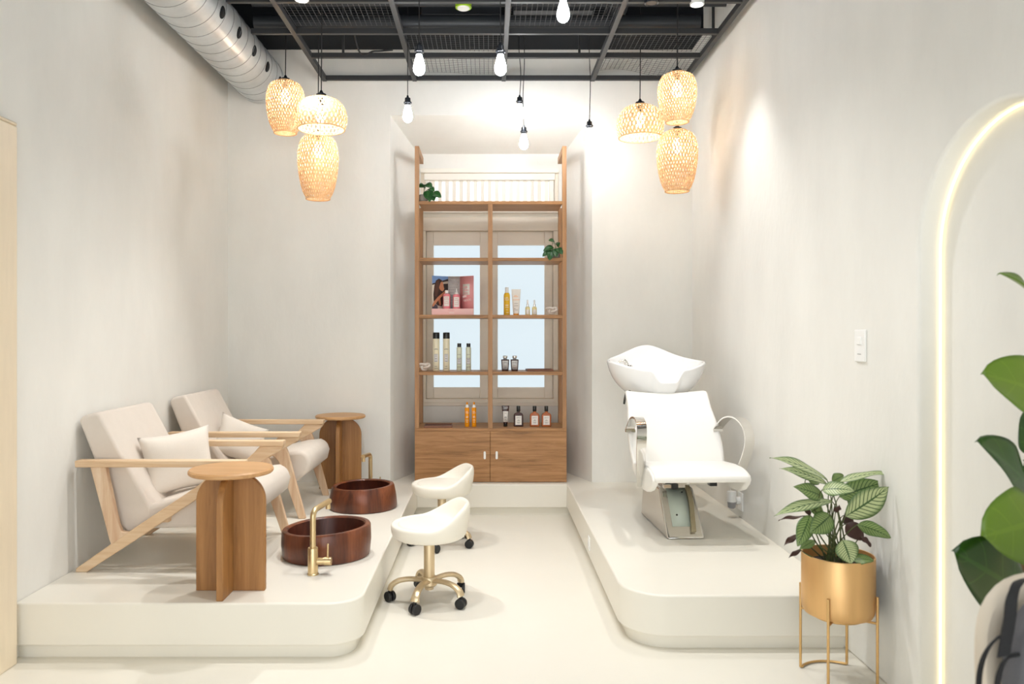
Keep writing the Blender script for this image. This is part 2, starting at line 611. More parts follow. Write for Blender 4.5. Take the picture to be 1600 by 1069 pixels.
structure(wb.build('wall_back', M['plaster'], flat=True, normals=False))
structure(MB().box(XL, XR, YB - 0.30, YB, WT, CZ).build('trim_1', M['black']))     # black painted beam along the top of the wall

# raised U-shaped platform with a set-back toe
def platform_outline(d):
    p = [(XL, 3.176 + d), (-0.675, 3.176 + d)]
    p += arc(-0.675, 3.316, 0.14 - d, -90, 0, 10)[1:]
    p += [(-0.535 - d, 5.70 + d), (0.58 + d, 5.70 + d)]
    p += arc(0.78, 3.47, 0.20 - d, 180, 270, 12)
    p += [(XR, 3.27 + d), (XR, YB), (ox1, YB), (ix1, iy), (ix0, iy), (ox0, YB), (XL, YB)]
    return p


structure(MB().prism(platform_outline(0.0), 'z', 0.058, PZ).build('floor_platform', M['micro'], bevel=0.008, bseg=3))
structure(MB().prism(platform_outline(0.035), 'z', 0.0, 0.0585).build('baseboard_platform', M['micro']))

# door frame on the left wall, only its jamb and head corner in the picture
dj = structure(MB().box(XL, XL + 0.035, 3.00, 3.145, 0, 2.2).box(XL, XL + 0.035, 2.02, 2.14, 0, 2.2).box(XL, XL + 0.035, 2.02, 3.145, 2.2, 2.215).box(XL, XL + 0.03, 2.14, 3.0, 2.08, 2.2).build('door_1', M['jamb'], bevel=0.006))
MB().box(XL, XL + 0.012, 2.14, 3.0, 0.01, 2.08).build('panel', M['jamb'], dj)

# window
win = bpy.data.objects.new('window_1', None)
COL.objects.link(win)
win['kind'] = 'structure'
WY = 6.30       # face of the sashes
f = MB()
fx0, fx1 = -0.556, 0.566
f.box(fx0, fx0 + 0.042, iy, iy + 0.12, 0.783, 2.69).box(fx1 - 0.042, fx1, iy, iy + 0.12, 0.783, 2.69)
f.box(fx0, fx1, iy + 0.001, iy + 0.12, 0.783, 0.822)
f.box(fx0, fx1, iy - 0.012, iy + 0.12, 2.19, 2.30)
f.build('frame', M['frame'], win, bevel=0.004)
MB().box(fx0 - 0.02, fx1 + 0.02, iy - 0.012, iy + 0.03, 0.765, 0.792).build('sill', M['frame'], win, bevel=0.004)
cn = [(iy - 0.0, 2.33), (iy - 0.055, 2.33), (iy - 0.06, 2.345), (iy - 0.04, 2.365), (iy - 0.03, 2.385), (iy + 0.05, 2.385), (iy + 0.05, 2.29), (iy - 0.005, 2.29)]
MB().prism(cn, 'x', fx0, fx1).build('cornice', M['frame_up'], win, bevel=0.003)
u = MB().box(fx0 + 0.03, fx1 - 0.03, iy - 0.02, iy + 0.06, 2.60, 2.655).box(fx0, fx1, iy - 0.04, iy + 0.1, 2.655, 2.69)
u.box(fx0 + 0.03, fx0 + 0.075, iy + 0.0, iy + 0.06, 2.38, 2.60).box(fx1 - 0.075, fx1 - 0.03, iy + 0.0, iy + 0.06, 2.38, 2.60)
u.build('upper_frame', M['frame_up'], win, bevel=0.003)
for k in range(17):
    x = fx0 + 0.075 + 0.058 * (k + 0.5) - 0.006
    MB().box(x - 0.015, x + 0.015, iy + 0.012, iy + 0.05, 2.38, 2.605).build('upright_slat', M['frame_up'], win)
MB().box(fx0 + 0.04, fx1 - 0.04, iy + 0.075, iy + 0.08, 2.37, 2.62).build('upper_pane', M['pane_up'], win)
for (sx0, sx1, gx0, gx1) in ((-0.512, 0.0, -0.454, -0.0735), (0.004, 0.522, 0.071, 0.4555)):
    s = MB()
    z0, z1, gz0, gz1 = 0.822, 2.19, 0.912, 2.078
    s.box(sx0, gx0, WY, WY + 0.05, z0, z1).box(gx1, sx1, WY, WY + 0.05, z0, z1).box(gx0, gx1, WY, WY + 0.05, z0, gz0).box(gx0, gx1, WY, WY + 0.05, gz1, z1)
    so = s.build('sash', M['frame'], win, bevel=0.003)
    bd = MB()
    for (a, b_, c_, d_) in ((gx0 - 0.014, gx0 + 0.001, gz0 - 0.014, gz1 + 0.014), (gx1 - 0.001, gx1 + 0.014, gz0 - 0.014, gz1 + 0.014), (gx0, gx1, gz0 - 0.014, gz0 + 0.001), (gx0, gx1, gz1 - 0.001, gz1 + 0.014)):
        bd.box(a, b_, WY - 0.008, WY + 0.01, c_, d_)
    bd.build('glazing_bead', M['frame'], so)
    MB().box(gx0, gx1, WY + 0.022, WY + 0.028, gz0, gz1).build('pane', M['pane'], so)

# ------------------------------------------------------------------ ceiling: grid, wire panels, pipes
GZ = 3.24
beams_x = [-1.229, -0.556, 0.11, 0.776, 1.46]
rows_y = [5.73, 5.27, 4.85, 4.39, 3.93, 3.47]
g = MB()
for x in beams_x:
    g.box(x - 0.016, x + 0.016, 3.0, 5.75, GZ, GZ + 0.04)
for y in rows_y:
    g.box(-1.229 if y > 5.0 else -1.50, 1.46, y - 0.014, y + 0.014, GZ + 0.003, GZ + 0.037)
for (x, y) in ((-1.0, 5.27), (0.62, 5.27), (1.46, 5.0), (-0.556, 4.6), (0.11, 4.6)):
    g.box(x - 0.008, x + 0.008, y - 0.008, y + 0.008, GZ + 0.02, CZ)
go = structure(g.build('ceiling_grid', M['steel_dark'], bevel=0.002, bseg=1))


def wire_panel(ci, y0, y1, sag, label):
    x0, x1 = beams_x[ci] + 0.02, beams_x[ci + 1] - 0.02
    m = MB()
    zf = lambda x, y: GZ + 0.045 + sag * math.sin((x - x0) / (x1 - x0) * PI * 1.6 + 0.5) * (0.4 + (y - y0) / (y1 - y0))
    n = 21
    for k in range(n):
        x = x0 + (x1 - x0) * k / (n - 1)
        m.tube([(x, y0 + (y1 - y0) * j / 4, zf(x, y0 + (y1 - y0) * j / 4)) for j in range(5)], 0.0017, 4)
    for k in range(12):
        y = y0 + (y1 - y0) * k / 11
        m.tube([(x0 + (x1 - x0) * j / 14, y, zf(x0 + (x1 - x0) * j / 14, y) + 0.003) for j in range(15)], 0.0009, 4)
    tag(m.build('wire_panel', M['wire']), label, 'wire panel', 'wire mesh panels in the ceiling grid')


wire_panel(0, 4.42, 4.82, 0.0, 'flat wire mesh panel in ceiling grid above the left bamboo lamps')
wire_panel(1, 4.88, 5.24, 0.004, 'wire mesh ceiling panel directly above the pair of hanging bulbs, second row from back wall')
wire_panel(1, 5.30, 5.70, 0.006, 'wire mesh ceiling panel against the back wall, left of centre')
wire_panel(2, 4.42, 4.82, 0.0, 'wire mesh ceiling panel behind the highest bare bulb')
wire_panel(3, 4.88, 5.24, 0.006, 'wire mesh ceiling panel over the right bamboo lamps, second row from back wall')
wire_panel(3, 5.30, 5.70, 0.022, 'bent sagging wire mesh ceiling panel at the right end of the back wall')


def ceil_pipe(name, pts, r, label, cat, m='pipe', seg=16):
    return tag(MB().tube(pts, r, seg).build(name, M[m]), label, cat)


ceil_pipe('pipe', [(-1.5, 4.93, 3.345), (1.35, 4.93, 3.345)], 0.05, 'thick dark pipe running across above the ceiling grid', 'pipe')
ceil_pipe('conduit', [(-1.5, 5.33, 3.45), (1.5, 5.33, 3.45)], 0.022, 'thin dark conduit across the ceiling behind the thick pipe', 'pipe')
ceil_pipe('conduit', [(-1.5, 4.86, 3.44), (1.5, 4.86, 3.44)], 0.018, 'dark conduit across the ceiling in front of the thick pipe', 'pipe')
ceil_pipe('cable', smooth_path([at(541, 57, 5.0) + Vector((0, 0, 0.35)), at(560, 78, 5.2), at(585, 80, 5.24), (-0.66, 5.27, GZ + 0.06)]), 0.006, 'thin black cable looping over the grid above the left bamboo lamps', 'cable', 'cord', 6)
tag(MB().box(0.16, 0.68, 4.99, 5.15, 3.45, 3.53).build('cable_tray', M['pipe'], bevel=0.004), 'dark cable tray above the grid beside the highest bare bulb', 'cable tray')
tag(MB().box(-0.44, 0.08, 5.0, 5.22, 3.43, 3.62).build('flat_duct', M['pipe'], bevel=0.004), 'flat dark duct above the grid behind the lime green device', 'duct')
fl = MB()
for k in range(7):
    x = 0.75 + 0.022 * k
    fl.tube([(x, 4.95, 3.60), (x + 0.06, 5.2, 3.58), (x + 0.07, 5.47, 3.60)], 0.009, 6)
tag(fl.build('cable_bundle', M['pipe']), 'bundle of dark cables above the right bamboo lamps', 'cables')

# lime green device above the grid
dv = thing('ceiling_sensor', 'lime green and white round device hanging above the ceiling grid', 'sensor', (-0.158, 4.75, 3.36))
MB().lathe([(0, 0.0), (0.036, 0.0), (0.04, 0.006), (0.0, 0.006)], 24).build('lens', M['white_plastic'], dv)
MB().lathe([(0.040, 0.006), (0.050, 0.008), (0.050, 0.05), (0.04, 0.058), (0, 0.058), (0, 0.006), (0.040, 0.006)], 24).build('housing', M['green'], dv)
MB().box(-0.05, -0.02, -0.012, 0.012, 0.055, 0.385).box(0.02, 0.05, -0.012, 0.012, 0.055, 0.385).build('bracket', M['cap_black'], dv)

# spiral duct along the left wall
du = thing('spiral_duct', 'shiny galvanised spiral air duct with round outlets along the left wall', 'air duct', (-1.715, 0, 3.255))
DR = 0.178
d = MB()
d.grid(lambda u, v: (DR * math.cos(2 * PI * u), 2.2 + (5.765 - 2.2) * v, DR * math.sin(2 * PI * u)), 48, 1, True)
d.add([(DR * math.cos(2 * PI * k / 48), 5.765, DR * math.sin(2 * PI * k / 48)) for k in range(48)], [tuple(range(48))])
d.build('tube', M['galv'], du, angle=60)
pts = [(DR * math.cos(a), 2.2 + 0.135 * a / (2 * PI), DR * math.sin(a)) for a in [2 * PI * k / 40 for k in range(int(40 * 3.54 / 0.135))]]
MB().tube(pts, 0.0026, 5).build('spiral_seam', M['seam'], du)
for y in (3.55, 3.85, 4.145, 4.445, 4.745, 5.05, 5.35, 5.66):
    a0 = math.radians(-14)
    vs = []
    for k in range(24):
        t = 2 * PI * k / 24
        a = a0 + 0.036 / DR * math.sin(t)
        vs.append(((DR + 0.0015) * math.cos(a), y + 0.036 * math.cos(t), (DR + 0.0015) * math.sin(a)))
    h = MB()
    h.add(vs, [tuple(range(24))])
    h.build('outlet_hole', M['black'], du, solidify=0.002)

# ceiling spotlights
def spotlight(x, y, label, lit=True, group=None, power=SPOT_W, cone=74):
    t = thing('ceiling_spotlight', label, 'spotlight', (x, y, GZ - 0.01), 0, group)
    MB().lathe([(0.030, 0.004), (0.036, 0.0), (0.040, 0.002), (0.040, 0.10), (0.03, 0.115), (0, 0.115)], 24).build('housing', M['white_plastic'] if lit else M['socket'], t)
    MB().tube([(0, 0, 0.11), (0, 0, CZ - GZ + 0.005)], 0.006, 8).build('stem', M['cord'], t)
    MB().lathe([(0, 0.003), (0.031, 0.003), (0.031, 0.008), (0, 0.008)], 24).build('lens', M['spot'] if lit else M['rubber'], t)
    if lit:
        l = bpy.data.lights.new('spot_beam', 'SPOT')
        l.energy = power
        l.spot_size = math.radians(cone)
        l.spot_blend = 1.0
        l.shadow_soft_size = 0.035
        l.color = (1.0, 0.985, 0.96)
        lo = bpy.data.objects.new('spot_beam', l)
        COL.objects.link(lo)
        lo.parent = t
        lo.location = (0, 0, -0.02)
    return t


spotlight(1.19, 4.39, 'lit white ceiling spotlight over the salon wash chair', power=SPOT_W * 0.6)
spotlight(-1.055, 4.33, 'lit white ceiling spotlight over the two armchairs')
spotlight(0.925, 4.37, 'unlit dark chrome ceiling spotlight beside the lit one at right', False)
for (x, y) in ((-0.5, 3.55), (0.45, 3.55), (0.0, 2.6)):  # unseen spotlights, added to light the aisle and platform tops
    spotlight(x, y, 'white ceiling spotlight added out of view to brighten the room, nearer the street', True, 'added spotlights nearer the street', SPOT_W * 0.72, 120)


# hanging bulbs
def bulb_profile(s=1.0):
    return [(0, -0.112 * s), (0.010, -0.1105 * s), (0.021, -0.104 * s), (0.029, -0.092 * s), (0.032, -0.076 * s), (0.030, -0.058 * s), (0.0235, -0.032 * s), (0.017, -0.012 * s), (0.0145, 0.002)]


def hanging_bulb(px, py, Y, label, top=CZ, wig=0.0):
    p = at(px, py, Y)
    t = thing('hanging_bulb', label, 'bulb', (p.x, p.y, p.z), 0, 'bare bulbs on black cords')
    L = top - p.z
    MB().tube(smooth_path([(0, 0, 0), (wig, 0, L * 0.3), (-wig * 0.6, 0, L * 0.62), (0, 0, L)], 6), 0.0028, 6).build('cord', M['cord'], t)
    MB().lathe([(0, 0.012), (0.005, 0.012), (0.009, -0.002), (0.018, -0.006), (0.020, -0.030), (0.026, -0.032), (0.026, -0.040), (0.020, -0.042), (0.018, -0.054), (0, -0.054)], 24).build('socket', M['socket'], t)
    b = MB().lathe([(r, z - 0.052) for r, z in bulb_profile()], 24)
    b.build('bulb', M['bulb'], t)
    return t


hanging_bulb(637, 152, 5.0, 'bare lit bulb on black cord hanging over the left post of shelf')
hanging_bulb(655, 70, 4.1, 'lit bare bulb high up at the left of the pair under the ceiling grid')
hanging_bulb(782, 70, 4.1, 'lit bare bulb high up at the right of the pair, on the middle grid beam')
hanging_bulb(880, -16, 3.84, 'highest bare bulb, cut by the top edge of the picture')
rose_z = 3.56
hanging_bulb(812, 151, 5.4, 'bare bulb on the shorter cord of the twin ceiling rose', rose_z, 0.008)
hanging_bulb(818.5, 198, 5.5, 'lowest bare bulb above the shelf, on longer cord of the twin ceiling rose', rose_z, -0.006)
hanging_bulb(921, 189, 5.4, 'bare bulb on black cord beside the right bamboo lamps', CZ, 0.006)
tag(MB().lathe([(0, 0), (0.06, 0), (0.06, 0.02), (0.045, 0.028), (0, 0.028)], 32, (0.24, 5.45)).build('ceiling_rose', M['steel_dark']), 'round dark grey ceiling rose carrying two bulb cords', 'ceiling rose').location.z = rose_z - 0.004
tag(MB().tube([(0.24, 5.45, rose_z + 0.02), (0.24, 5.45, CZ)], 0.008, 8).build('ceiling_rod', M['cord']), 'thin black rod holding the twin ceiling rose', 'rod')


# bamboo lamps
def bamboo_lamp(px, py_top, Y, prof, label, group, n=54, twist=1.7, w=0.62, seed=0):
    """prof: (radius, height below the top) along the shade"""
    p = at(px, py_top, Y)
    t = thing('bamboo_pendant_lamp', label, 'pendant lamp', (p.x, p.y, p.z), 0, group)
    P = smooth_path([(r, 0, -h) for r, h in prof], 6)
    ln = [0]
    for a, b in zip(P, P[1:]):
        ln.append(ln[-1] + (b - a).length)
    tot = ln[-1]

    def surf(s):
        s *= tot
        for i in range(len(P) - 1):
            if s <= ln[i + 1] or i == len(P) - 2:
                k = (s - ln[i]) / max(1e-9, ln[i + 1] - ln[i])
                q_ = P[i].lerp(P[i + 1], min(1, k))
                return q_.x, q_.z
    NT = 26
    S = [surf(j / NT) for j in range(NT + 1)]
    m = MB()
    for fam in (1, -1):
        for k in range(n):
            vs = []
            for j in range(NT + 1):
                r, z = S[j]
                th = 2 * PI * (k + 0.25 * fam) / n + fam * twist * (j / NT) + 0.02 * math.sin(j * 1.7 + k)
                dth = w * PI / n
                off = 0.0016 * fam * (1 if (j + k) % 2 else -1)
                for sg in (-1, 1):
                    vs.append(((r + off) * math.cos(th + sg * dth), (r + off) * math.sin(th + sg * dth), z))
            m.add(vs, [(2 * j, 2 * j + 1, 2 * j + 3, 2 * j + 2) for j in range(NT)])
    m.build('shade', M['bamboo'], t, normals=False)
    for nm, (r, z) in (('top_rim', S[0]), ('bottom_rim', S[-1])):
        MB().tube([(r * math.cos(a), r * math.sin(a), z) for a in [2 * PI * k / 40 for k in range(41)]], 0.0045, 6, False).build(nm, M['bamboo'], t)
    rt = prof[0][0]
    MB().lathe([(0, 0.004), (rt, 0.002), (rt, -0.002), (0, 0.0)], 24).build('top_disc', M['bamboo'], t)
    MB().lathe([(0, 0.045), (0.006, 0.045), (0.014, 0.030), (0.030, 0.022), (0.034, 0.004), (0, 0.004)], 20).build('cap', M['socket'], t)
    MB().tube([(0, 0, 0.04), (0.003, 0, (CZ - p.z) * 0.5), (0, 0, CZ - p.z)], 0.0035, 6).build('cord', M['cord'], t)
    hb = prof[-1][1]
    MB().lathe([(0, 0.0), (0.018, 0.0), (0.018, -0.05), (0, -0.05)], 16).build('bulb_holder', M['socket'], t)
    MB().lathe([(0, -0.15), (0.018, -0.145), (0.029, -0.128), (0.032, -0.11), (0.028, -0.085), (0.016, -0.062), (0.015, -0.048)], 20).build('bulb', M['warm_bulb'], t)
    return t


LG, RG = 'bamboo lamps over the armchairs', 'bamboo lamps over the wash chair'


def egg(rmax, h, rtop, rbot):
    return [(rtop, 0), (rmax * 0.80, h * 0.07), (rmax * 0.97, h * 0.24), (rmax, h * 0.40), (rmax * 0.94, h * 0.62), (rmax * 0.80, h * 0.84), (rbot, h)]


def bell(rmax, h, rtop):
    return [(rtop, 0), (rmax * 0.68, h * 0.10), (rmax * 0.92, h * 0.34), (rmax, h * 0.62), (rmax * 0.97, h * 0.85), (rmax * 0.90, h)]


def px(n, Y):
    return n * Y / FPX


for (kind, x, y, Y, w_px, h_px, lab, grp) in (
        ('egg', 446, 128, 5.22, 59, 80, 'short egg-shaped bamboo lamp furthest left, under the end of the duct', LG),
        ('bell', 502, 153, 4.66, 80, 49, 'wide bell-shaped bamboo lamp with open bottom, left cluster', LG),
        ('egg', 497, 211, 5.06, 63, 100, 'long tapering bamboo lamp hanging lowest in the left cluster', LG),
        ('egg', 1058, 115, 4.78, 60, 76, 'short egg-shaped bamboo lamp, uppermost of the right cluster', RG),
        ('bell', 1000, 165, 5.20, 73, 50, 'wide bell-shaped bamboo lamp with open bottom, right cluster', RG),
        ('egg', 1058, 205, 5.08, 63, 94, 'long tapering bamboo lamp hanging lowest in the right cluster', RG)):
    r_, h_ = px(w_px, Y) / 2, px(h_px, Y)
    if kind == 'egg':
        bamboo_lamp(x, y, Y, egg(r_, h_, r_ * 0.45, r_ * 0.58), lab, grp, 40, 1.5, 0.56)
    else:
        bamboo_lamp(x, y, Y, bell(r_, h_, r_ * 0.32), lab, grp, 36, 0.85, 0.46)


# ------------------------------------------------------------------ armchairs
def chair_side_parts(root, y, sgn):
    t = 0.016
    MB().prism([(-0.40, 0.492), (0.385, 0.492), (0.392, 0.498), (0.392, 0.523), (-0.40, 0.523)], 'y', y - 0.028, y + 0.028).build('armrest', M['ash'], root, bevel=0.004)
    # long rail from the back foot to the front end of the armrest
    rail = [(-0.405, 0.0), (-0.352, 0.0), (-0.335, 0.012), (-0.13, 0.145), (0.20, 0.365), (0.30, 0.425), (0.375, 0.470), (0.388, 0.492), (0.26, 0.492), (0.225, 0.455), (0.17, 0.405), (-0.16, 0.185), (-0.24, 0.13), (-0.40, 0.018)]
    MB().prism(rail, 'y', y - t, y + t).build('diagonal_leg', M['ash'], root, bevel=0.004)
    post = [(-0.335, 0.492), (-0.262, 0.492), (-0.255, 0.45), (-0.205, 0.225), (-0.190, 0.190), (-0.14, 0.182), (-0.235, 0.118), (-0.248, 0.16)]
    MB().prism(post, 'y', y - t + 0.001, y + t - 0.001).build('arm_post', M['ash_v'], root, bevel=0.004)
    leg = [(0.215, 0.385), (0.30, 0.44), (0.318, 0.40), (0.425, 0.0), (0.382, 0.0), (0.262, 0.345), (0.24, 0.37)]
    MB().prism(leg, 'y', y - t + 0.001, y + t - 0.001).build('front_leg', M['ash_v'], root, bevel=0.004)


def make_armchair(label, loc):
    root = thing('armchair', label, 'armchair', loc, 0, 'wood framed armchairs on the platform')
    for y in (-0.335, 0.335):
        chair_side_parts(root, y, 1 if y > 0 else -1)
    MB().box(-0.03, 0.02, -0.32, 0.32, 0.225, 0.262).build('rear_stretcher', M['ash'], root, bevel=0.004)
    MB().box(0.20, 0.25, -0.32, 0.32, 0.20, 0.235).build('front_stretcher', M['ash'], root, bevel=0.004)
    seat = [(-0.10, 0.185), (-0.105, 0.295), (0.10, 0.345), (0.30, 0.392), (0.385, 0.400), (0.425, 0.378), (0.442, 0.330), (0.428, 0.270), (0.36, 0.215), (0.28, 0.195)]
    MB().prism(seat, 'y', -0.288, 0.288).build('seat_cushion', M['linen'], root, bevel=0.022, bseg=4)
    back = [(-0.423, 0.700), (-0.405, 0.725), (-0.335, 0.742), (-0.318, 0.728), (-0.195, 0.50), (-0.075, 0.285), (-0.065, 0.19), (-0.19, 0.16), (-0.225, 0.20)]
    MB().prism(back, 'y', -0.288, 0.288).build('back_cushion', M['linen'], root, bevel=0.022, bseg=4)
    return root


ch = make_armchair('beige linen armchair with washed wood frame nearest the front platform edge', (-1.53, 3.94, PZ))
c2 = copy_tree(ch)
c2.location = (-1.53, 4.975, PZ)
c2['label'] = 'beige linen armchair with washed wood frame in the back corner, behind the other armchair'


def cushion(loc, rot, w, h, th, label):
    m = MB()
    N = 20

    def side(sg):
        def fn(u, v):
            a, b = 2 * u - 1, 2 * v - 1
            e = ((1 - a ** 4) * (1 - b ** 4)) ** 0.55
            x = a * w / 2 * (1 - 0.10 * (1 - b * b))
            z = b * h / 2 * (1 - 0.10 * (1 - a * a))
            wr = 0.004 * math.sin(14 * a + 5 * b) * (abs(a) ** 3)
            return (x, sg * (th / 2 * e + wr * e), z)
        return fn
    m.grid(side(1), N, N)
    m.grid(side(-1), N, N)
    o = m.build('throw_pillow', M['pillow'])
    bm = bmesh.new()
    bm.from_mesh(o.data)
    bmesh.ops.remove_doubles(bm, verts=bm.verts, dist=0.0022)
    bmesh.ops.recalc_face_normals(bm, faces=bm.faces)
    bm.to_mesh(o.data)
    bm.free()
    o.data.polygons.foreach_set('use_smooth', [True] * len(o.data.polygons))
    o.location = loc
    o.rotation_euler = rot
    return tag(o, label, 'pillow', 'pale throw pillows on the armchairs')


cushion((-1.575, 3.90, 0.705), (math.radians(-10), math.radians(-7), math.radians(36)), 0.35, 0.31, 0.12, 'pale linen throw pillow leaning in the front armchair')
cushion((-1.585, 4.90, 0.672), (math.radians(-20), math.radians(24), math.radians(36)), 0.33, 0.27, 0.12, 'pale linen throw pillow lying tilted in the rear armchair')


# ------------------------------------------------------------------ side tables
def side_table(loc, label, rz=0.0):
    t = thing('side_table', label, 'side table', loc, rz, 'round wooden side tables')
    MB().lathe([(0, 0.509), (0.172, 0.509), (0.178, 0.515), (0.178, 0.525), (0.172, 0.531), (0, 0.531)], 48).build('table_top', M['table_top'], t)
    W, Rr, H = 0.149, 0.12, 0.509
    pan = [(-W, 0), (W, 0)] + arc(W - Rr, H - Rr, Rr, 0, 90, 10) + arc(-W + Rr, H - Rr, Rr, 90, 180, 10)
    MB().prism(pan, 'y', -0.014, 0.014).build('leg_panel', M['table_leg'], t, bevel=0.003)
    for (a, b_) in ((-W, -0.0142), (0.0142, W)):
        s = -1 if a < 0 else 1
        half = [(s * 0.0142, 0), (s * W, 0)] + [(s * x, z) for x, z in arc(W - Rr, H - Rr, Rr, 0, 90, 10)] + [(s * 0.0142, H)]
        MB().prism(half, 'x', -0.014, 0.014).build('leg_panel', M['table_leg'], t, bevel=0.003)
    return t


side_table((-1.122, 3.345, PZ), 'round wooden side table with crossed arch legs at the front platform edge')
side_table((-1.07, 5.535, PZ), 'round wooden side table with crossed arch legs in the back corner by the wall', 0.05)


# ------------------------------------------------------------------ wooden foot bowls and taps
def foot_bowl(loc, rb, rt, h, tilt, label, seed):
    t = thing('foot_bowl', label, 'bowl', loc, 0, 'dark wooden foot bowls')

    def warp(x, y, z):
        a = math.atan2(y, x)
        k = 1 + 0.014 * math.sin(2 * a + seed) + 0.010 * math.sin(3 * a + seed * 2.1)
        return (x * k, y * k, z + tilt * x * (z / h) * 1.0)
    rm = (rb + rt) / 2 + 0.004
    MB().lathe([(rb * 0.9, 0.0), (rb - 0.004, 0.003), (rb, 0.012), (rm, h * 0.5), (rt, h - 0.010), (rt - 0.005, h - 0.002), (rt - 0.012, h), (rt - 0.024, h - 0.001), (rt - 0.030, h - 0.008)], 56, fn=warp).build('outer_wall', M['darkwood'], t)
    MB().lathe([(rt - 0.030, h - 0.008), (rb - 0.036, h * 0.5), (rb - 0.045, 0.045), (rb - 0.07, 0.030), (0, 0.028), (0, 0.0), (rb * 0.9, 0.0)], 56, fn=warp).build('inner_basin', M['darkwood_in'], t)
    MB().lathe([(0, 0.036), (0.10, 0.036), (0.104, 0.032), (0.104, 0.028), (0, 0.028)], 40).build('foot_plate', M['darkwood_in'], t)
    return t


foot_bowl((-0.822, 3.885, PZ), 0.214, 0.218, 0.147, 0.055, 'dark reddish wooden foot bowl nearest the front platform edge', 1.0)
foot_bowl((-0.813, 4.955, PZ), 0.221, 0.202, 0.145, 0.03, 'dark reddish wooden foot bowl further back, by the side table', 4.0)


def basin_tap(loc, rz, handle_deg, label):
    t = thing('basin_tap', label, 'tap', loc, rz, 'brass taps beside the foot bowls')
    MB().lathe([(0, 0), (0.026, 0), (0.026, 0.006), (0.0235, 0.008), (0.0235, 0.122), (0.022, 0.125), (0, 0.125)], 28).build('body', M['brass'], t)
    path = [(0, 0, 0.12), (0, 0, 0.26)] + [(0, 0.035 - 0.035 * math.cos(a), 0.262 + 0.035 * math.sin(a)) for a in [PI / 2 * k / 8 for k in range(1, 9)]] + [(0, 0.16, 0.300)]
    path[-2:] = [(0, 0.035, 0.297), (0, 0.17, 0.305)]
    sp_ = MB().tube(path, 0.0135, 16).build('spout', M['brass'], t)
    MB().tube([(0, 0.157, 0.302), (0, 0.157, 0.270)], 0.0115, 16).build('nozzle', M['brass'], sp_)
    a = math.radians(handle_deg)
    dx, dy = math.cos(a), math.sin(a)
    hd = MB().tube([(dx * 0.02, dy * 0.02, 0.062), (dx * 0.052, dy * 0.052, 0.062)], 0.0165, 20).tube([(dx * 0.053, dy * 0.053, 0.062), (dx * 0.085, dy * 0.085, 0.062)], 0.019, 20)
    hd = hd.build('handle', M['brass'], t)
    MB().tube([(dx * 0.068, dy * 0.068, 0.075), (dx * 0.069, dy * 0.069, 0.142)], 0.0042, 10).build('lever', M['brass'], hd)
    return t


basin_tap((-0.815, 3.556, PZ), math.radians(-14), 14, 'brushed brass tap standing in front of the nearer foot bowl')
basin_tap((-0.808, 5.235, PZ), math.radians(172), 180, 'brushed brass tap standing behind the farther foot bowl')


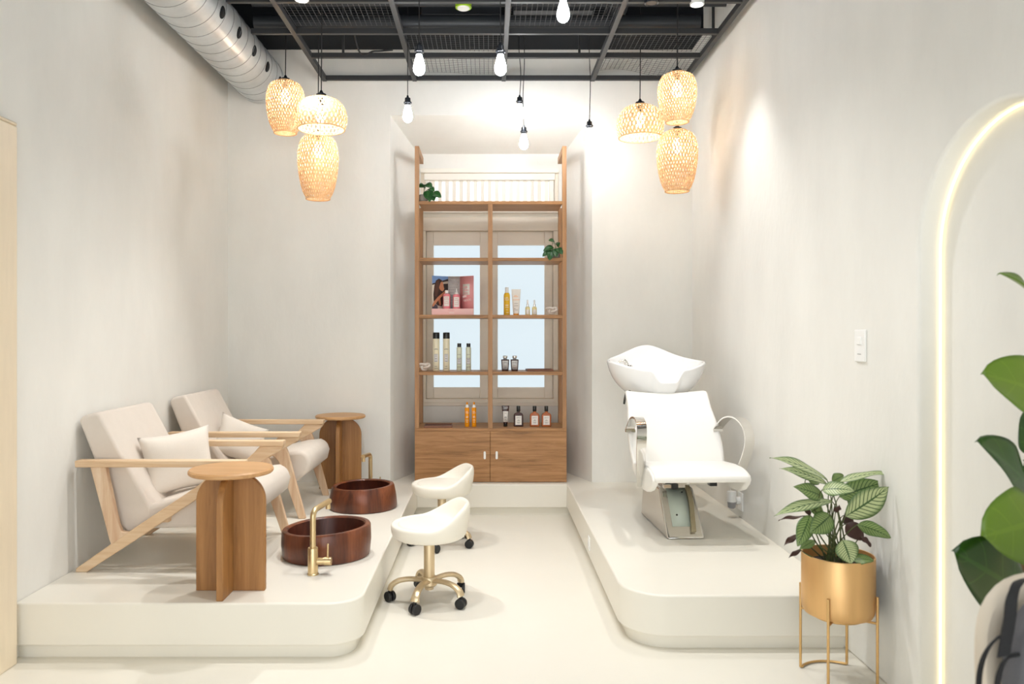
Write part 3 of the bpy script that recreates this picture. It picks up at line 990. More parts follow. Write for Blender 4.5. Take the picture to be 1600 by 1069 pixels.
# ------------------------------------------------------------------ stools
def make_stool(label, loc, rz_base, rz_seat):
    t = thing('rolling_stool', label, 'stool', loc, 0, 'cream rolling stools')
    ts = math.radians(rz_seat)

    def lift(a):
        dlt = math.atan2(math.sin(a - ts), math.cos(a - ts))
        return (1 - sstep(math.radians(20), math.radians(98), abs(dlt)))
    prof = lambda a: [(0.0, 0.318), (0.12, 0.318), (0.172, 0.323), (0.188, 0.340), (0.194 + 0.004 * lift(a), 0.372 + 0.02 * lift(a)),
                      (0.194 + 0.014 * lift(a), 0.388 + 0.065 * lift(a)), (0.190 + 0.016 * lift(a), 0.396 + 0.098 * lift(a)), (0.180 + 0.016 * lift(a), 0.400 + 0.106 * lift(a)),
                      (0.170 + 0.010 * lift(a), 0.398 + 0.098 * lift(a)), (0.164 + 0.002 * lift(a), 0.394 + 0.05 * lift(a)), (0.160 - 0.014 * lift(a), 0.390 + 0.012 * lift(a)), (0.12, 0.386), (0.0, 0.386)]
    K = 64
    npf = len(prof(0))
    m = MB()
    m.grid(lambda u, v: (lambda p, a: (p[0] * math.cos(a), p[0] * math.sin(a), p[1]))(prof(2 * PI * u)[min(npf - 1, int(round(v * (npf - 1))))], 2 * PI * u), K, npf - 1, True)
    m.build('backrest', M['leather'], t, angle=70, subsurf=1)
    MB().lathe([(0.0, 0.384), (0.157, 0.384), (0.160, 0.390), (0.156, 0.398), (0.13, 0.403), (0.07, 0.406), (0, 0.407)], 48).build('seat', M['leather'], t, subsurf=1)
    MB().lathe([(0.0, 0.34), (0.05, 0.325), (0.05, 0.312), (0.02, 0.310), (0.02, 0.30), (0, 0.30)], 24).build('mount', M['rubber'], t)
    MB().lathe([(0, 0.312), (0.0265, 0.312), (0.0275, 0.307), (0.0275, 0.115), (0.024, 0.095), (0.022, 0.06), (0, 0.06)], 28).build('column', M['champagne'], t)
    MB().tube([(0.02, 0.0, 0.309), (0.055, 0.008, 0.306), (0.075, 0.01, 0.303)], [0.005, 0.006, 0.010], 10).build('height_lever', M['rubber'], t)
    MB().lathe([(0, 0.125), (0.034, 0.125), (0.040, 0.115), (0.040, 0.085), (0.030, 0.075), (0, 0.075)], 28).build('hub', M['champagne'], t)
    for k in range(5):
        a = math.radians(rz_base + 72 * k)
        c, s = math.cos(a), math.sin(a)
        pts = smooth_path([(0.02, 0, 0.104), (0.09, 0, 0.112), (0.15, 0, 0.105), (0.188, 0, 0.083), (0.198, 0, 0.060)], 5)
        n = len(pts)
        lg = MB()
        vs = []
        for i, p in enumerate(pts):
            f_ = i / (n - 1)
            hw = 0.022 - 0.004 * math.sin(f_ * PI) + 0.002 * f_
            tg = (pts[min(i + 1, n - 1)] - pts[max(i - 1, 0)]).normalized()
            nn = Vector((-tg.z, 0, tg.x))
            ht = 0.011 + 0.004 * f_
            for q_ in range(10):
                b_ = 2 * PI * q_ / 10
                pp = p + Vector((0, 1, 0)) * hw * math.cos(b_) + nn * ht * math.sin(b_)
                vs.append((pp.x * c - pp.y * s, pp.x * s + pp.y * c, pp.z))
        fs = [tuple(range(10))[::-1], tuple((n - 1) * 10 + q_ for q_ in range(10))]
        for i in range(n - 1):
            for q_ in range(10):
                fs.append((i * 10 + q_, i * 10 + (q_ + 1) % 10, (i + 1) * 10 + (q_ + 1) % 10, (i + 1) * 10 + q_))
        lg.add(vs, fs)
        lo = lg.build('leg', M['champagne'], t)
        cs = MB()
        b0 = a + 1.1 + 0.7 * k
        cb, sb = math.cos(b0), math.sin(b0)
        cx, cy = 0.198 * c - 0.010 * sb * 0, 0.198 * s
        for off in (-0.0125, 0.0125):
            w0 = (cx + cb * (off - 0.0085), cy + sb * (off - 0.0085), 0.026)
            w1 = (cx + cb * (off + 0.0085), cy + sb * (off + 0.0085), 0.026)
            cs.tube([w0, w1], 0.026, 20)
        cs.build('caster', M['rubber'], lo, bevel=0.004)
        MB().tube([(cx, cy, 0.03), (cx, cy, 0.068)], 0.009, 10).build('caster_stem', M['rubber'], lo)
    return t


make_stool('cream low-back rolling stool with gold base, nearer one on the floor', (-0.302, 3.885, 0), -106, 12)
make_stool('cream low-back rolling stool with gold base, farther one near the wooden cabinet', (-0.302, 4.93, 0), -98, 14)

# ------------------------------------------------------------------ salon wash chair
wc = thing('salon_wash_chair', 'white salon shampoo chair with ceramic hair basin on the right platform', 'salon chair', (1.09, 4.45, PZ), math.radians(2.6))
# polished casing
bm = bmesh.new()
cxo = -0.03
bot = [(-0.107, -0.285), (0.105, -0.285), (0.105, 0.31), (-0.107, 0.31)]
top = [(-0.098, -0.085), (0.096, -0.085), (0.096, 0.28), (-0.098, 0.28)]
vb = [bm.verts.new((x + cxo, y, 0.0)) for x, y in bot]
vt = [bm.verts.new((x + cxo, y, 0.245)) for x, y in top]
fr = bm.faces.new((vb[0], vb[1], vt[1], vt[0]))
for i in (1, 2, 3):
    j = (i + 1) % 4
    bm.faces.new((vb[i], vb[j], vt[j], vt[i]))
bm.faces.new(vt)
bm.faces.new(vb[::-1])
bmesh.ops.recalc_face_normals(bm, faces=bm.faces)
me = bpy.data.meshes.new('base_casing')
bm.to_mesh(me)
bm.free()
me.materials.append(M['steel'])
bo = bpy.data.objects.new('base_casing', me)
COL.objects.link(bo)
bo.parent = wc
bv = bo.modifiers.new('edges', 'BEVEL')
bv.width, bv.segments, bv.limit_method = 0.014, 4, 'ANGLE'
me.polygons.foreach_set('use_smooth', [True] * len(me.polygons))
me.set_sharp_from_angle(angle=math.radians(50))


def on_front(u, w, out=0.0):
    """point on the leaning front of the casing: u across (-1..1), w up (0..1)"""
    hw = 0.106 - 0.009 * w
    return Vector((cxo + u * hw, -0.285 + 0.2 * w - out, 0.245 * w))


fp = MB()
fp.add([on_front(-0.62, 0.24, 0.001), on_front(0.62, 0.24, 0.001), on_front(0.62, 0.97, 0.001), on_front(-0.62, 0.97, 0.001)], [(0, 1, 2, 3)])
fp.build('front_panel', M['inner'], wc, solidify=0.003)
fb = MB()
fb.ribbon([on_front(0.40, 0.14, 0.012), on_front(0.62, 0.70, 0.014), on_front(0.60, 1.08, 0.016)], (1, 0.15, 0), 0.026, 0.016)
fb.build('piston_bar', M['bar'], wc)
for (u, w) in ((0.25, 0.9), (-0.3, 0.46)):
    p = on_front(u, w, 0.004)
    MB().tube([p, p + Vector((0, -0.008, 0.002))], 0.005, 8).build('screw', M['cap_black'], wc)
mt = MB().box(cxo - 0.07, cxo + 0.07, -0.10, 0.22, 0.24, 0.285)
mt.build('seat_mount', M['steel'], wc, bevel=0.004)
MB().box(cxo - 0.045, cxo - 0.008, -0.155, -0.10, 0.245, 0.275).box(0.13, 0.17, -0.19, -0.13, 0.268, 0.298).build('end_cap', M['rubber'], wc, bevel=0.002)
MB().box(0.02, 0.15, -0.165, -0.13, 0.272, 0.294).box(-0.12, cxo - 0.045, -0.15, -0.12, 0.25, 0.27).build('cross_bar', M['steel'], wc, bevel=0.002)
# seat
sp = [(0.03, 0.320), (0.02, 0.375), (-0.10, 0.392), (-0.26, 0.404), (-0.37, 0.404), (-0.43, 0.392), (-0.462, 0.372), (-0.470, 0.352), (-0.455, 0.340), (-0.40, 0.335), (-0.10, 0.320)]
MB().prism([(y, z) for y, z in sp], 'x', -0.254, 0.254).build('seat', M['white_leather'], wc, bevel=0.014, bseg=4, angle=30)
side = [(0.02, 0.372), (-0.12, 0.388), (-0.28, 0.398), (-0.38, 0.394), (-0.44, 0.376), (-0.457, 0.352), (-0.44, 0.325), (-0.39, 0.288), (-0.32, 0.266), (-0.24, 0.262), (-0.15, 0.275), (-0.06, 0.305), (0.02, 0.335)]
for x in (-0.262, 0.228):
    MB().prism(side, 'x', x, x + 0.034).build('seat_side', M['white_leather'], wc, bevel=0.010, bseg=4, angle=30)


def back_pt(u, v, th):
    a = 2 * u - 1
    w = (0.262 + 0.016 * math.sin(PI * min(1, v * 1.3)) - 0.012 * v)
    # path up the back, gently curved
    y = -0.005 + 0.02 * v + 0.235 * v ** 1.35
    z = 0.335 + 0.435 * v - 0.020 * (1 - a * a) * v ** 4
    y -= 0.055 * abs(a) ** 2.2 * (1 - 0.3 * v)
    y += 0.030 * (1 - abs(a) ** 2.2) * 0
    return Vector((a * w, y + th, z))


bk = MB()
NU, NV = 24, 18
bk.grid(lambda u, v: back_pt(u, v, 0.0), NU, NV)
bk.grid(lambda u, v: back_pt(u, v, 0.06), NU, NV)
o1 = (NU + 1) * (NV + 1)
fs = []
for i in range(NU):
    fs.append((i, i + 1, o1 + i + 1, o1 + i))
    t0 = NV * (NU + 1)
    fs.append((t0 + i, t0 + i + 1, o1 + t0 + i + 1, o1 + t0 + i))
for j in range(NV):
    a, b_ = j * (NU + 1), (j + 1) * (NU + 1)
    fs.append((a, b_, o1 + b_, o1 + a))
    fs.append((a + NU, b_ + NU, o1 + b_ + NU, o1 + a + NU))
for f_ in fs:
    bk.f.append(list(f_))
    bk.m.append(0)
bk.build('backrest', M['white_leather'], wc, bevel=0.018, bseg=4, angle=50)
# chrome arm bands
for s in (-1, 1):
    x = s * 0.272
    pts = smooth_path([(x - s * 0.012, -0.215, 0.275), (x + s * 0.002, -0.26, 0.36), (x + s * 0.018, -0.325, 0.48), (x + s * 0.020, -0.345, 0.56), (x + s * 0.012, -0.31, 0.622), (x + s * 0.004, -0.21, 0.652), (x - s * 0.004, -0.08, 0.635), (x - s * 0.010, 0.035, 0.575), (x - s * 0.010, 0.065, 0.552)], 6)
    MB().ribbon(pts, (1, 0, 0), 0.052, 0.008).build('armrest', M['chrome'], wc, angle=60)
    MB().box(min(x - s * 0.04, x + s * 0.015), max(x - s * 0.04, x + s * 0.015), 0.05, 0.075, 0.540, 0.556).build('arm_bracket', M['chrome'], wc)
# support behind the back
MB().box(cxo - 0.05, cxo + 0.05, 0.24, 0.38, 0.0, 0.62).build('basin_post', M['steel'], wc, bevel=0.008)
MB().ribbon([(-0.255, 0.24, 0.70), (-0.235, 0.29, 0.735), (-0.20, 0.33, 0.75)], (0, 0.4, -1), 0.03, 0.012).build('basin_bracket', M['cap_black'], wc)

# basin
BY = 0.47


def rim(a):
    """plan radius and height of the basin's rim; a=0 right, 90 deg back"""
    c, s = math.cos(a), math.sin(a)
    b_ = 0.255 if s > 0 else 0.235
    n_ = 2.15
    r = 1.0 / ((abs(c) / 0.312) ** n_ + (abs(s) / b_) ** n_) ** (1 / n_)
    d_back = math.degrees(math.atan2(math.sin(a - PI / 2), math.cos(a - PI / 2)))
    d_front = math.degrees(math.atan2(math.sin(a + PI / 2), math.cos(a + PI / 2)))
    z = 0.936
    z += 0.088 * math.exp(-(d_back / 40) ** 2)
    z += 0.010 * sstep(-90, -10, d_back) * sstep(95, 60, abs(d_back))
    z -= 0.046 * sstep(85, 25, abs(d_front))
    z -= 0.076 * sstep(25, 12, abs(d_front - 4))
    return r, z


def basin_pt(u, t, inner):
    a = 2 * PI * u
    r, z = rim(a)
    zb = 0.665 if not inner else 0.715
    if inner:
        r -= 0.020
    k = (1 - t ** 2.4) ** 0.62 if t < 1 else 0
    k = 0.30 * (1 - t) + 0.70 * k if inner else 0.16 * (1 - t) + 0.84 * k
    if inner:
        k = max(k, 0.02)
    return Vector((r * k * math.cos(a), BY + r * k * math.sin(a), z + (zb - z) * t))


bs = MB()
K, T = 96, 16
bs.grid(lambda u, v: basin_pt(u, (1 - v) ** 1.3, False), K, T, True)
n_outer = len(bs.v)
mid = []
for k in range(K):
    po, pi_ = basin_pt(k / K, 0, False), basin_pt(k / K, 0, True)
    m_ = (po + pi_) / 2 + Vector((0, 0, 0.009))
    mid.append(m_)
bs.add(mid, [])
n_mid = len(bs.v)
bs.grid(lambda u, v: basin_pt(u, v ** 1.3, True), K, T, True)
lo_, hi_ = T * K, n_outer
for k in range(K):
    k2 = (k + 1) % K
    bs.f.append([lo_ + k, lo_ + k2, hi_ + k2, hi_ + k]); bs.m.append(0)
    bs.f.append([hi_ + k, hi_ + k2, n_mid + k2, n_mid + k]); bs.m.append(0)
bs.build('basin', M['ceramic'], wc, angle=180, subsurf=1)
bt = MB().tube([(-0.165, BY + 0.11, 0.875), (-0.165, BY + 0.11, 0.925)], 0.016, 16)
bt.tube(smooth_path([(-0.165, BY + 0.11, 0.925), (-0.185, BY + 0.105, 0.940), (-0.235, BY + 0.09, 0.925)], 5), [0.012] * 5 + [0.007] * 6, 12)
bt.tube([(-0.165, BY + 0.11, 0.90), (-0.135, BY + 0.085, 0.90)], 0.012, 12)
bt.build('basin_tap', M['chrome'], wc)

# ------------------------------------------------------------------ display shelf and cabinet
SX0, SX1, SY0, SY1 = -0.557, 0.583, 5.762, 6.14
cz1 = 0.642
cb = thing('base_cabinet', 'low brown oak two-door cabinet under the display shelf', 'cabinet', ((SX0 + SX1) / 2, SY0, PZ))
hw = (SX1 - SX0) / 2
MB().box(-hw, hw, 0.02, SY1 - SY0, 0, cz1 - PZ - 0.022).build('body', M['oak'], cb)
MB().box(-hw, hw, 0.002, SY1 - SY0, cz1 - PZ - 0.022, cz1 - PZ).build('top', M['oak'], cb, bevel=0.002)
for (x0, x1, hx) in ((-hw, -0.0055, -0.045), (-0.002, hw, 0.045)):
    dr = MB().box(x0, x1, 0.0, 0.0195, 0.004, cz1 - PZ - 0.0225).build('door', M['oak'], cb, bevel=0.0015)
    h = MB().prism([(hx + x, z) for x, z in arc(0, 0.226, 0.0085, 0, 180, 10) + arc(0, 0.184, 0.0085, 180, 360, 10)], 'y', -0.013, 0.0)
    h.build('handle', M['white_plastic'], dr, bevel=0.003, bseg=3)['label'] = 'white oval door handle'
rk = thing('display_shelf', 'open brown oak shelf rack standing on the cabinet before the window', 'shelf', ((SX0 + SX1) / 2, SY0, cz1))
P_W = 0.032
ztop = 2.762 - cz1
for s in (-1, 1):
    xa, xb = (-hw, -hw + P_W) if s < 0 else (hw - P_W, hw)
    MB().box(xa, xb, 0.004, 0.040, 0, ztop).build('front_post', M['oak_v'], rk, bevel=0.002)
    MB().box(xa, xb, 0.33, 0.375, 0, 2.349 - cz1).build('rear_post', M['oak_v'], rk, bevel=0.002)
    MB().box(xa, xb, 0.040, 0.395, ztop - 0.050, ztop).build('wall_arm', M['oak_d'], rk, bevel=0.002)
MB().box(-0.020, 0.014, 0.002, 0.040, 0, 2.323 - cz1).build('middle_post', M['oak_v'], rk, bevel=0.002)
shelf_z = [2.349, 1.923, 1.494, 1.066]
for z in shelf_z:
    MB().box(-hw + P_W, hw - P_W, 0.006, 0.335, z - 0.025 - cz1, z - cz1).build('shelf_board', M['oak'], rk, bevel=0.002)


# ------------------------------------------------------------------ things on the shelf
def lbl(m, w, z0, z1, y, name, parent, material=None, r=None):
    """a label wrapped on a round body of radius r, or flat"""
    g_ = MB()
    if r:
        a0 = w / r / 2
        g_.grid(lambda u, v: ((r + 0.0006) * math.sin((2 * u - 1) * a0), -(r + 0.0006) * math.cos((2 * u - 1) * a0), z0 + (z1 - z0) * v), 10, 1)
    else:
        g_.box(-w / 2, w / 2, y - 0.0008, y, z0, z1)
    return g_.build(name, material or M['label'], parent)


def ink_lines(parent, rows, y, material):
    lb = [c for c in parent.children if c.name.split('.')[0] == 'label']
    parent = lb[0] if lb else parent
    """small printed lines of print: (x, z, width)"""
    g_ = MB()
    for (x, z, w) in rows:
        g_.box(x - w / 2, x + w / 2, y - 0.0006, y, z - 0.0012, z + 0.0012)
    return g_.build('print', material, parent)


def place(px, Y, z):
    return ((px - PX0) * Y / FPX, Y, z)


SPRAY_G = 'products on the shelf'
# tall cream hairspray cans
for i, (px, lab) in enumerate(((681.6, 'tall cream spray can with black cap, left one of the tall pair'), (697.5, 'tall cream spray can with black cap, right one of the tall pair'))):
    t = thing('spray_can', lab, 'spray can', place(px, 5.93, shelf_z[3]), 0, 'tall cream spray cans')
    MB().lathe([(0, 0), (0.0245, 0), (0.026, 0.003), (0.026, 0.248), (0.024, 0.25), (0, 0.25)], 28).build('can', M['cream_can'], t)
    MB().lathe([(0, 0.248), (0.0262, 0.248), (0.0262, 0.288), (0.0245, 0.296), (0, 0.297)], 28).build('cap', M['cap_black'], t)
    lbl(None, 0.032, 0.070, 0.130, 0, 'label', t, M['grey_label'], 0.026)
    ink_lines(t, [(0, 0.166, 0.034), (0.002, 0.170, 0.02), (0, 0.128, 0.02), (0, 0.115, 0.012), (0, 0.095, 0.016), (0, 0.075, 0.018), (0, 0.036, 0.02), (0, 0.020, 0.026)], -0.0275, M['ink'])
# slim pale green cans
for (px, lab) in ((717.6, 'slim pale green can with black cap beside the tall cream pair'), (732, 'slim pale green can with black cap nearest the middle shelf post')):
    t = thing('spray_can', lab, 'spray can', place(px, 5.93, shelf_z[3]), 0, 'slim pale green cans')
    MB().lathe([(0, 0), (0.019, 0), (0.0205, 0.003), (0.0205, 0.172), (0.0185, 0.180), (0.015, 0.184), (0, 0.184)], 28).build('can', M['sage_can'], t)
    MB().lathe([(0, 0.184), (0.0155, 0.184), (0.0155, 0.211), (0.0145, 0.212), (0, 0.212)], 24).build('cap', M['cap_black'], t)
    lbl(None, 0.028, 0.052, 0.098, 0, 'label', t, M['grey_label'], 0.0205)
    ink_lines(t, [(0, 0.126, 0.026), (0, 0.097, 0.03), (0, 0.088, 0.02), (0, 0.076, 0.02), (0, 0.053, 0.03), (0, 0.030, 0.03)], -0.0222, M['ink'])


def knot(px, Y, z, s, rz, label):
    t = []
    n = 120
    pts = []
    for k in range(n + 1):
        a = 2 * PI * k / n
        # trefoil-like closed loop, lying upright
        x = (math.sin(a) + 2 * math.sin(2 * a)) / 3
        y = (math.cos(a) - 2 * math.cos(2 * a)) / 3
        w = -math.sin(3 * a)
        pts.append((x * 0.043 * s, w * 0.016 * s, y * 0.028 * s))
    o = MB().tube(pts, 0.0092 * s, 10, False).build('knot_ornament', M['knot'])
    o.location = ((px - PX0) * Y / FPX, Y, z + 0.0362 * s)
    o.rotation_euler = (0, 0, rz)
    return tag(o, label, 'ornament', 'white clay knots')


knot(663, 5.87, shelf_z[3], 1.0, 0.1, 'white clay knot ornament on the lower shelf beside the tall cream cans')
knot(862, 5.87, shelf_z[2], 1.0, -0.1, 'white clay knot ornament at the right end of the shelf with yellow can')

# pink display stand with printed panels
dz = shelf_z[2]
ds = thing('product_display', 'pink folding display card with printed photo of a woman on the shelf', 'display stand', ((707.5 - PX0) * 5.90 / FPX, 5.90, dz))
W0, W1, WC = -0.160, 0.160, 0.305
xa, xb = -0.042, 0.052
yb, yf = 0.085, 0.0
MB().box(W0, W1, yf - 0.035, yf + 0.0, 0, 0.050).box(W0, W1, yf, yb, 0, 0.048).build('base_step', M['pink_pale'], ds, bevel=0.002)


def wing(p0, p1, z0, z1, name, material):
    g_ = MB()
    (x0, y0), (x1, y1) = p0, p1
    g_.add([(x0, y0, z0), (x1, y1, z0), (x1, y1, z1), (x0, y0, z1)], [(0, 1, 2, 3)])
    return g_.build(name, material, ds, solidify=0.002)


wing((W0, yf + 0.004), (xa, yb), 0.048, WC, 'left_panel', M['print_wallp'])
wing((xa, yb), (xb, yb), 0.048, WC, 'middle_panel', M['print_weave'])
wing((xb, yb), (W1, yf + 0.004), 0.048, WC, 'right_panel', M['pink'])


def wing_pt(u, w, out=0.0015):
    """left panel: u 0..1 from outer edge to fold, w 0..1 up"""
    a = Vector((W0, yf + 0.004, 0))
    b_ = Vector((xa, yb, 0))
    n_ = Vector((b_.y - a.y, -(b_.x - a.x), 0)).normalized()
    p = a.lerp(b_, u) + n_ * out
    return (p.x, p.y, 0.048 + (WC - 0.048) * w)


pr = MB()
pics = [
    ('sky', [(0, 0.76), (1, 0.92), (1, 1), (0, 1)], 0.0014),
    ('roof', [(0, 0.72), (1, 0.86), (1, 0.92), (0, 0.76)], 0.0016),
    ('roof', [(0.62, 0.30), (1, 0.30), (1, 0.78), (0.66, 0.76)], 0.0015),
    ('dress', [(0, 0.0), (0.36, 0.0), (0.34, 0.10), (0.10, 0.20), (0, 0.12)], 0.0019),
    ('hair2', [(0.10, 0.24), (0.08, 0.45), (0.14, 0.70), (0.24, 0.86), (0.42, 0.92), (0.60, 0.88), (0.70, 0.76), (0.62, 0.60), (0.66, 0.40), (0.74, 0.22), (0.60, 0.08), (0.30, 0.12)], 0.0018),
    ('hair', [(0.16, 0.40), (0.18, 0.66), (0.28, 0.84), (0.42, 0.88), (0.46, 0.70), (0.36, 0.50), (0.30, 0.36)], 0.0022),
    ('skin', [(0.44, 0.66), (0.52, 0.80), (0.64, 0.84), (0.70, 0.76), (0.72, 0.68), (0.76, 0.62), (0.72, 0.57), (0.66, 0.54), (0.56, 0.56), (0.47, 0.60)], 0.0024),
    ('skin', [(0.0, 0.10), (0.06, 0.06), (0.40, 0.28), (0.80, 0.48), (0.92, 0.56), (0.84, 0.58), (0.66, 0.50), (0.34, 0.36), (0.10, 0.22)], 0.0026),
    ('skin2', [(0.36, 0.28), (0.48, 0.10), (0.56, 0.14), (0.50, 0.34)], 0.0025),
]
mats_ = []
for nm, poly, out in pics:
    if M['print_' + nm] not in mats_:
        mats_.append(M['print_' + nm])
    pr.cur = mats_.index(M['print_' + nm])
    pr.add([wing_pt(u, w, out) for u, w in poly], [tuple(range(len(poly)))])
pr.build('printed_photo', mats_, ds, flat=True, normals=False)
wv = MB()
for k in range(12):
    z = 0.06 + 0.02 * k
    for j in range(6):
        x = xa + 0.008 + 0.015 * j + (0.007 if k % 2 else 0)
        if x < xb - 0.008:
            wv.add([(x - 0.005, yb - 0.0016, z - 0.004), (x + 0.003, yb - 0.0016, z - 0.006), (x + 0.006, yb - 0.0016, z + 0.004), (x - 0.002, yb - 0.0016, z + 0.006)], [(0, 1, 2, 3)])
wv.build('woven_print', M['print_weave2'], ds, flat=True)
# white box with the maker's name on the pink panel
ang = math.atan2((yf + 0.004) - yb, W1 - xb)
rp = MB()


def rpt(u, w, out=0.0016):
    a, b_ = Vector((xb, yb, 0)), Vector((W1, yf + 0.004, 0))
    n_ = Vector((b_.y - a.y, -(b_.x - a.x), 0)).normalized()
    p = a.lerp(b_, u) + n_ * out
    return Vector((p.x, p.y, 0.048 + (WC - 0.048) * w))


rp.add([rpt(0.22, 0.43), rpt(0.72, 0.43), rpt(0.72, 0.76), rpt(0.22, 0.76)], [(0, 1, 2, 3)])
rp.build('logo_box', M['label'], ds, solidify=0.0005)
for s_, w_, sz in (('milk_', 0.66, 0.024), ('shake', 0.58, 0.021), ('haircare', 0.49, 0.012)):
    p = rpt(0.47, w_, 0.003)
    tx = text_on(s_, sz, M['pink_ink'], ds, p)
    tx.rotation_euler = (0, 0, ang)
for (u, w, L) in ((0.20, 0.37, 0.30), (0.28, 0.26, 0.55)):
    pts = []
    for k in range(40):
        f_ = k / 39
        pts.append(rpt(u + L * f_ + 0.02 * math.sin(k * 1.3), w + 0.035 * math.sin(k * 0.95) + 0.03 * f_, 0.003))
    MB().tube(pts, 0.0011, 4).build('script_lettering', M['white_ink'], ds)
ink_lines(ds, [(-0.012, 0.036, 0.05)], yf - 0.0352, M['pink_ink'])
text_on('shine', 0.018, M['white_ink'], ds, (-0.008, yf - 0.0362, 0.018))

# two pink bottles standing on the display step
t = thing('pink_bottle', 'pink bottle with white screw cap standing on display card', 'bottle', ((697.9 - PX0) * 5.935 / FPX, 5.935, dz + 0.048))
MB().lathe([(0, 0), (0.026, 0), (0.0285, 0.003), (0.0285, 0.105), (0.024, 0.117), (0.012, 0.122), (0, 0.122)], 28).build('body', M['pink_bottle'], t)
MB().lathe([(0, 0.12), (0.0135, 0.12), (0.0135, 0.145), (0, 0.146)], 20).build('cap', M['white_plastic'], t)
lbl(None, 0.046, 0.022, 0.098, 0, 'label', t, M['label'], 0.0285)
ink_lines(t, [(0, 0.088, 0.026), (0, 0.076, 0.03), (0, 0.060, 0.02), (0, 0.045, 0.03)], -0.0298, M['pink_ink'])
t = thing('pink_bottle', 'pink bottle with pointed white nozzle standing on display card', 'bottle', ((713.3 - PX0) * 5.935 / FPX, 5.935, dz + 0.048))
MB().lathe([(0, 0), (0.026, 0), (0.0285, 0.003), (0.0285, 0.100), (0.026, 0.112), (0.016, 0.116), (0, 0.116)], 28).build('body', M['pink_bottle'], t)
MB().lathe([(0, 0.115), (0.016, 0.115), (0.015, 0.128), (0.007, 0.134), (0.003, 0.160), (0, 0.161)], 20).build('nozzle', M['white_plastic'], t)
lbl(None, 0.046, 0.016, 0.092, 0, 'label', t, M['label'], 0.0285)
ink_lines(t, [(0, 0.080, 0.022), (0, 0.066, 0.03), (0, 0.050, 0.02), (0, 0.035, 0.03)], -0.0298, M['pink_ink'])

# yellow can, white tube, clear droppers
t = thing('spray_can', 'yellow dome-shouldered can with white cap beside the white tube', 'spray can', place(791.9, 5.90, dz))
MB().lathe([(0, 0), (0.023, 0), (0.0243, 0.003), (0.0243, 0.150), (0.022, 0.162), (0.015, 0.172), (0, 0.173)], 28).build('can', M['yellow'], t)
MB().lathe([(0, 0.172), (0.0135, 0.172), (0.0135, 0.212), (0.012, 0.215), (0, 0.215)], 20).build('cap', M['white_plastic'], t)
text_on('milk_', 0.016, M['white_ink'], t, (0, -0.0252, 0.132))
text_on('shake', 0.014, M['white_ink'], t, (0, -0.0252, 0.118))
ink_lines(t, [(0, 0.078, 0.024), (0, 0.072, 0.02), (0, 0.060, 0.026), (0, 0.042, 0.014), (0.004, 0.02, 0.022)], -0.0252, M['white_ink'])


def squeeze_tube(loc, w, h, capr, caph, body, cap, label, cat='tube'):
    t = thing('squeeze_tube', label, cat, loc)
    m = MB()

    def fn(u, v):
        a = 2 * PI * u
        hwid = capr * 1.05 + (w / 2 - capr * 1.05) * v
        hth = capr * 1.0 * (1 - v) + 0.0018 * v
        return (hwid * math.cos(a), hth * math.sin(a), caph + (h - caph) * v)
    m.grid(fn, 32, 10, True)
    m.add([fn(k / 32, 1) for k in range(32)], [tuple(range(32))])
    m.add([fn(k / 32, 0) for k in range(32)], [tuple(range(32))])
    m.build('body', body, t)
    MB().lathe([(0, 0), (capr * 0.96, 0), (capr, 0.002), (capr, caph), (0, caph)], 24).build('cap', cap, t)
    return t


t = squeeze_tube(place(806.4, 5.90, dz), 0.072, 0.20, 0.022, 0.012, M['label'], M['orange'], 'white squeeze tube with orange cap next to the yellow can')
ink_lines(t, [(-0.005, 0.150, 0.02), (-0.003, 0.142, 0.034), (0, 0.118, 0.052)], -0.014, M['orange'])
ink_lines(t, [(0, 0.090, 0.03), (0, 0.072, 0.03), (-0.01, 0.05, 0.012), (0, 0.04, 0.026)], -0.022, M['ink'])
for (px, lab) in ((824.4, 'small clear dropper bottle of pale serum, nearer the white tube'), (835, 'small clear dropper bottle of pale serum, nearer the clay knot')):
    t = thing('dropper_bottle', lab, 'bottle', place(px, 5.90, dz), 0, 'clear dropper bottles')
    MB().lathe([(0, 0), (0.0165, 0), (0.0185, 0.003), (0.0185, 0.056), (0.016, 0.063), (0.008, 0.067), (0, 0.067)], 24).build('body', M['serum'], t)
    MB().lathe([(0, 0.067), (0.009, 0.067), (0.0095, 0.084), (0.006, 0.087), (0, 0.087)], 20).build('collar', M['chrome'], t)
    MB().lathe([(0, 0.087), (0.006, 0.087), (0.0065, 0.112), (0.004, 0.118), (0, 0.119)], 16).build('dropper', M['white_plastic'], t)
    lbl(None, 0.026, 0.008, 0.044, 0, 'label', t, M['label'], 0.0185)

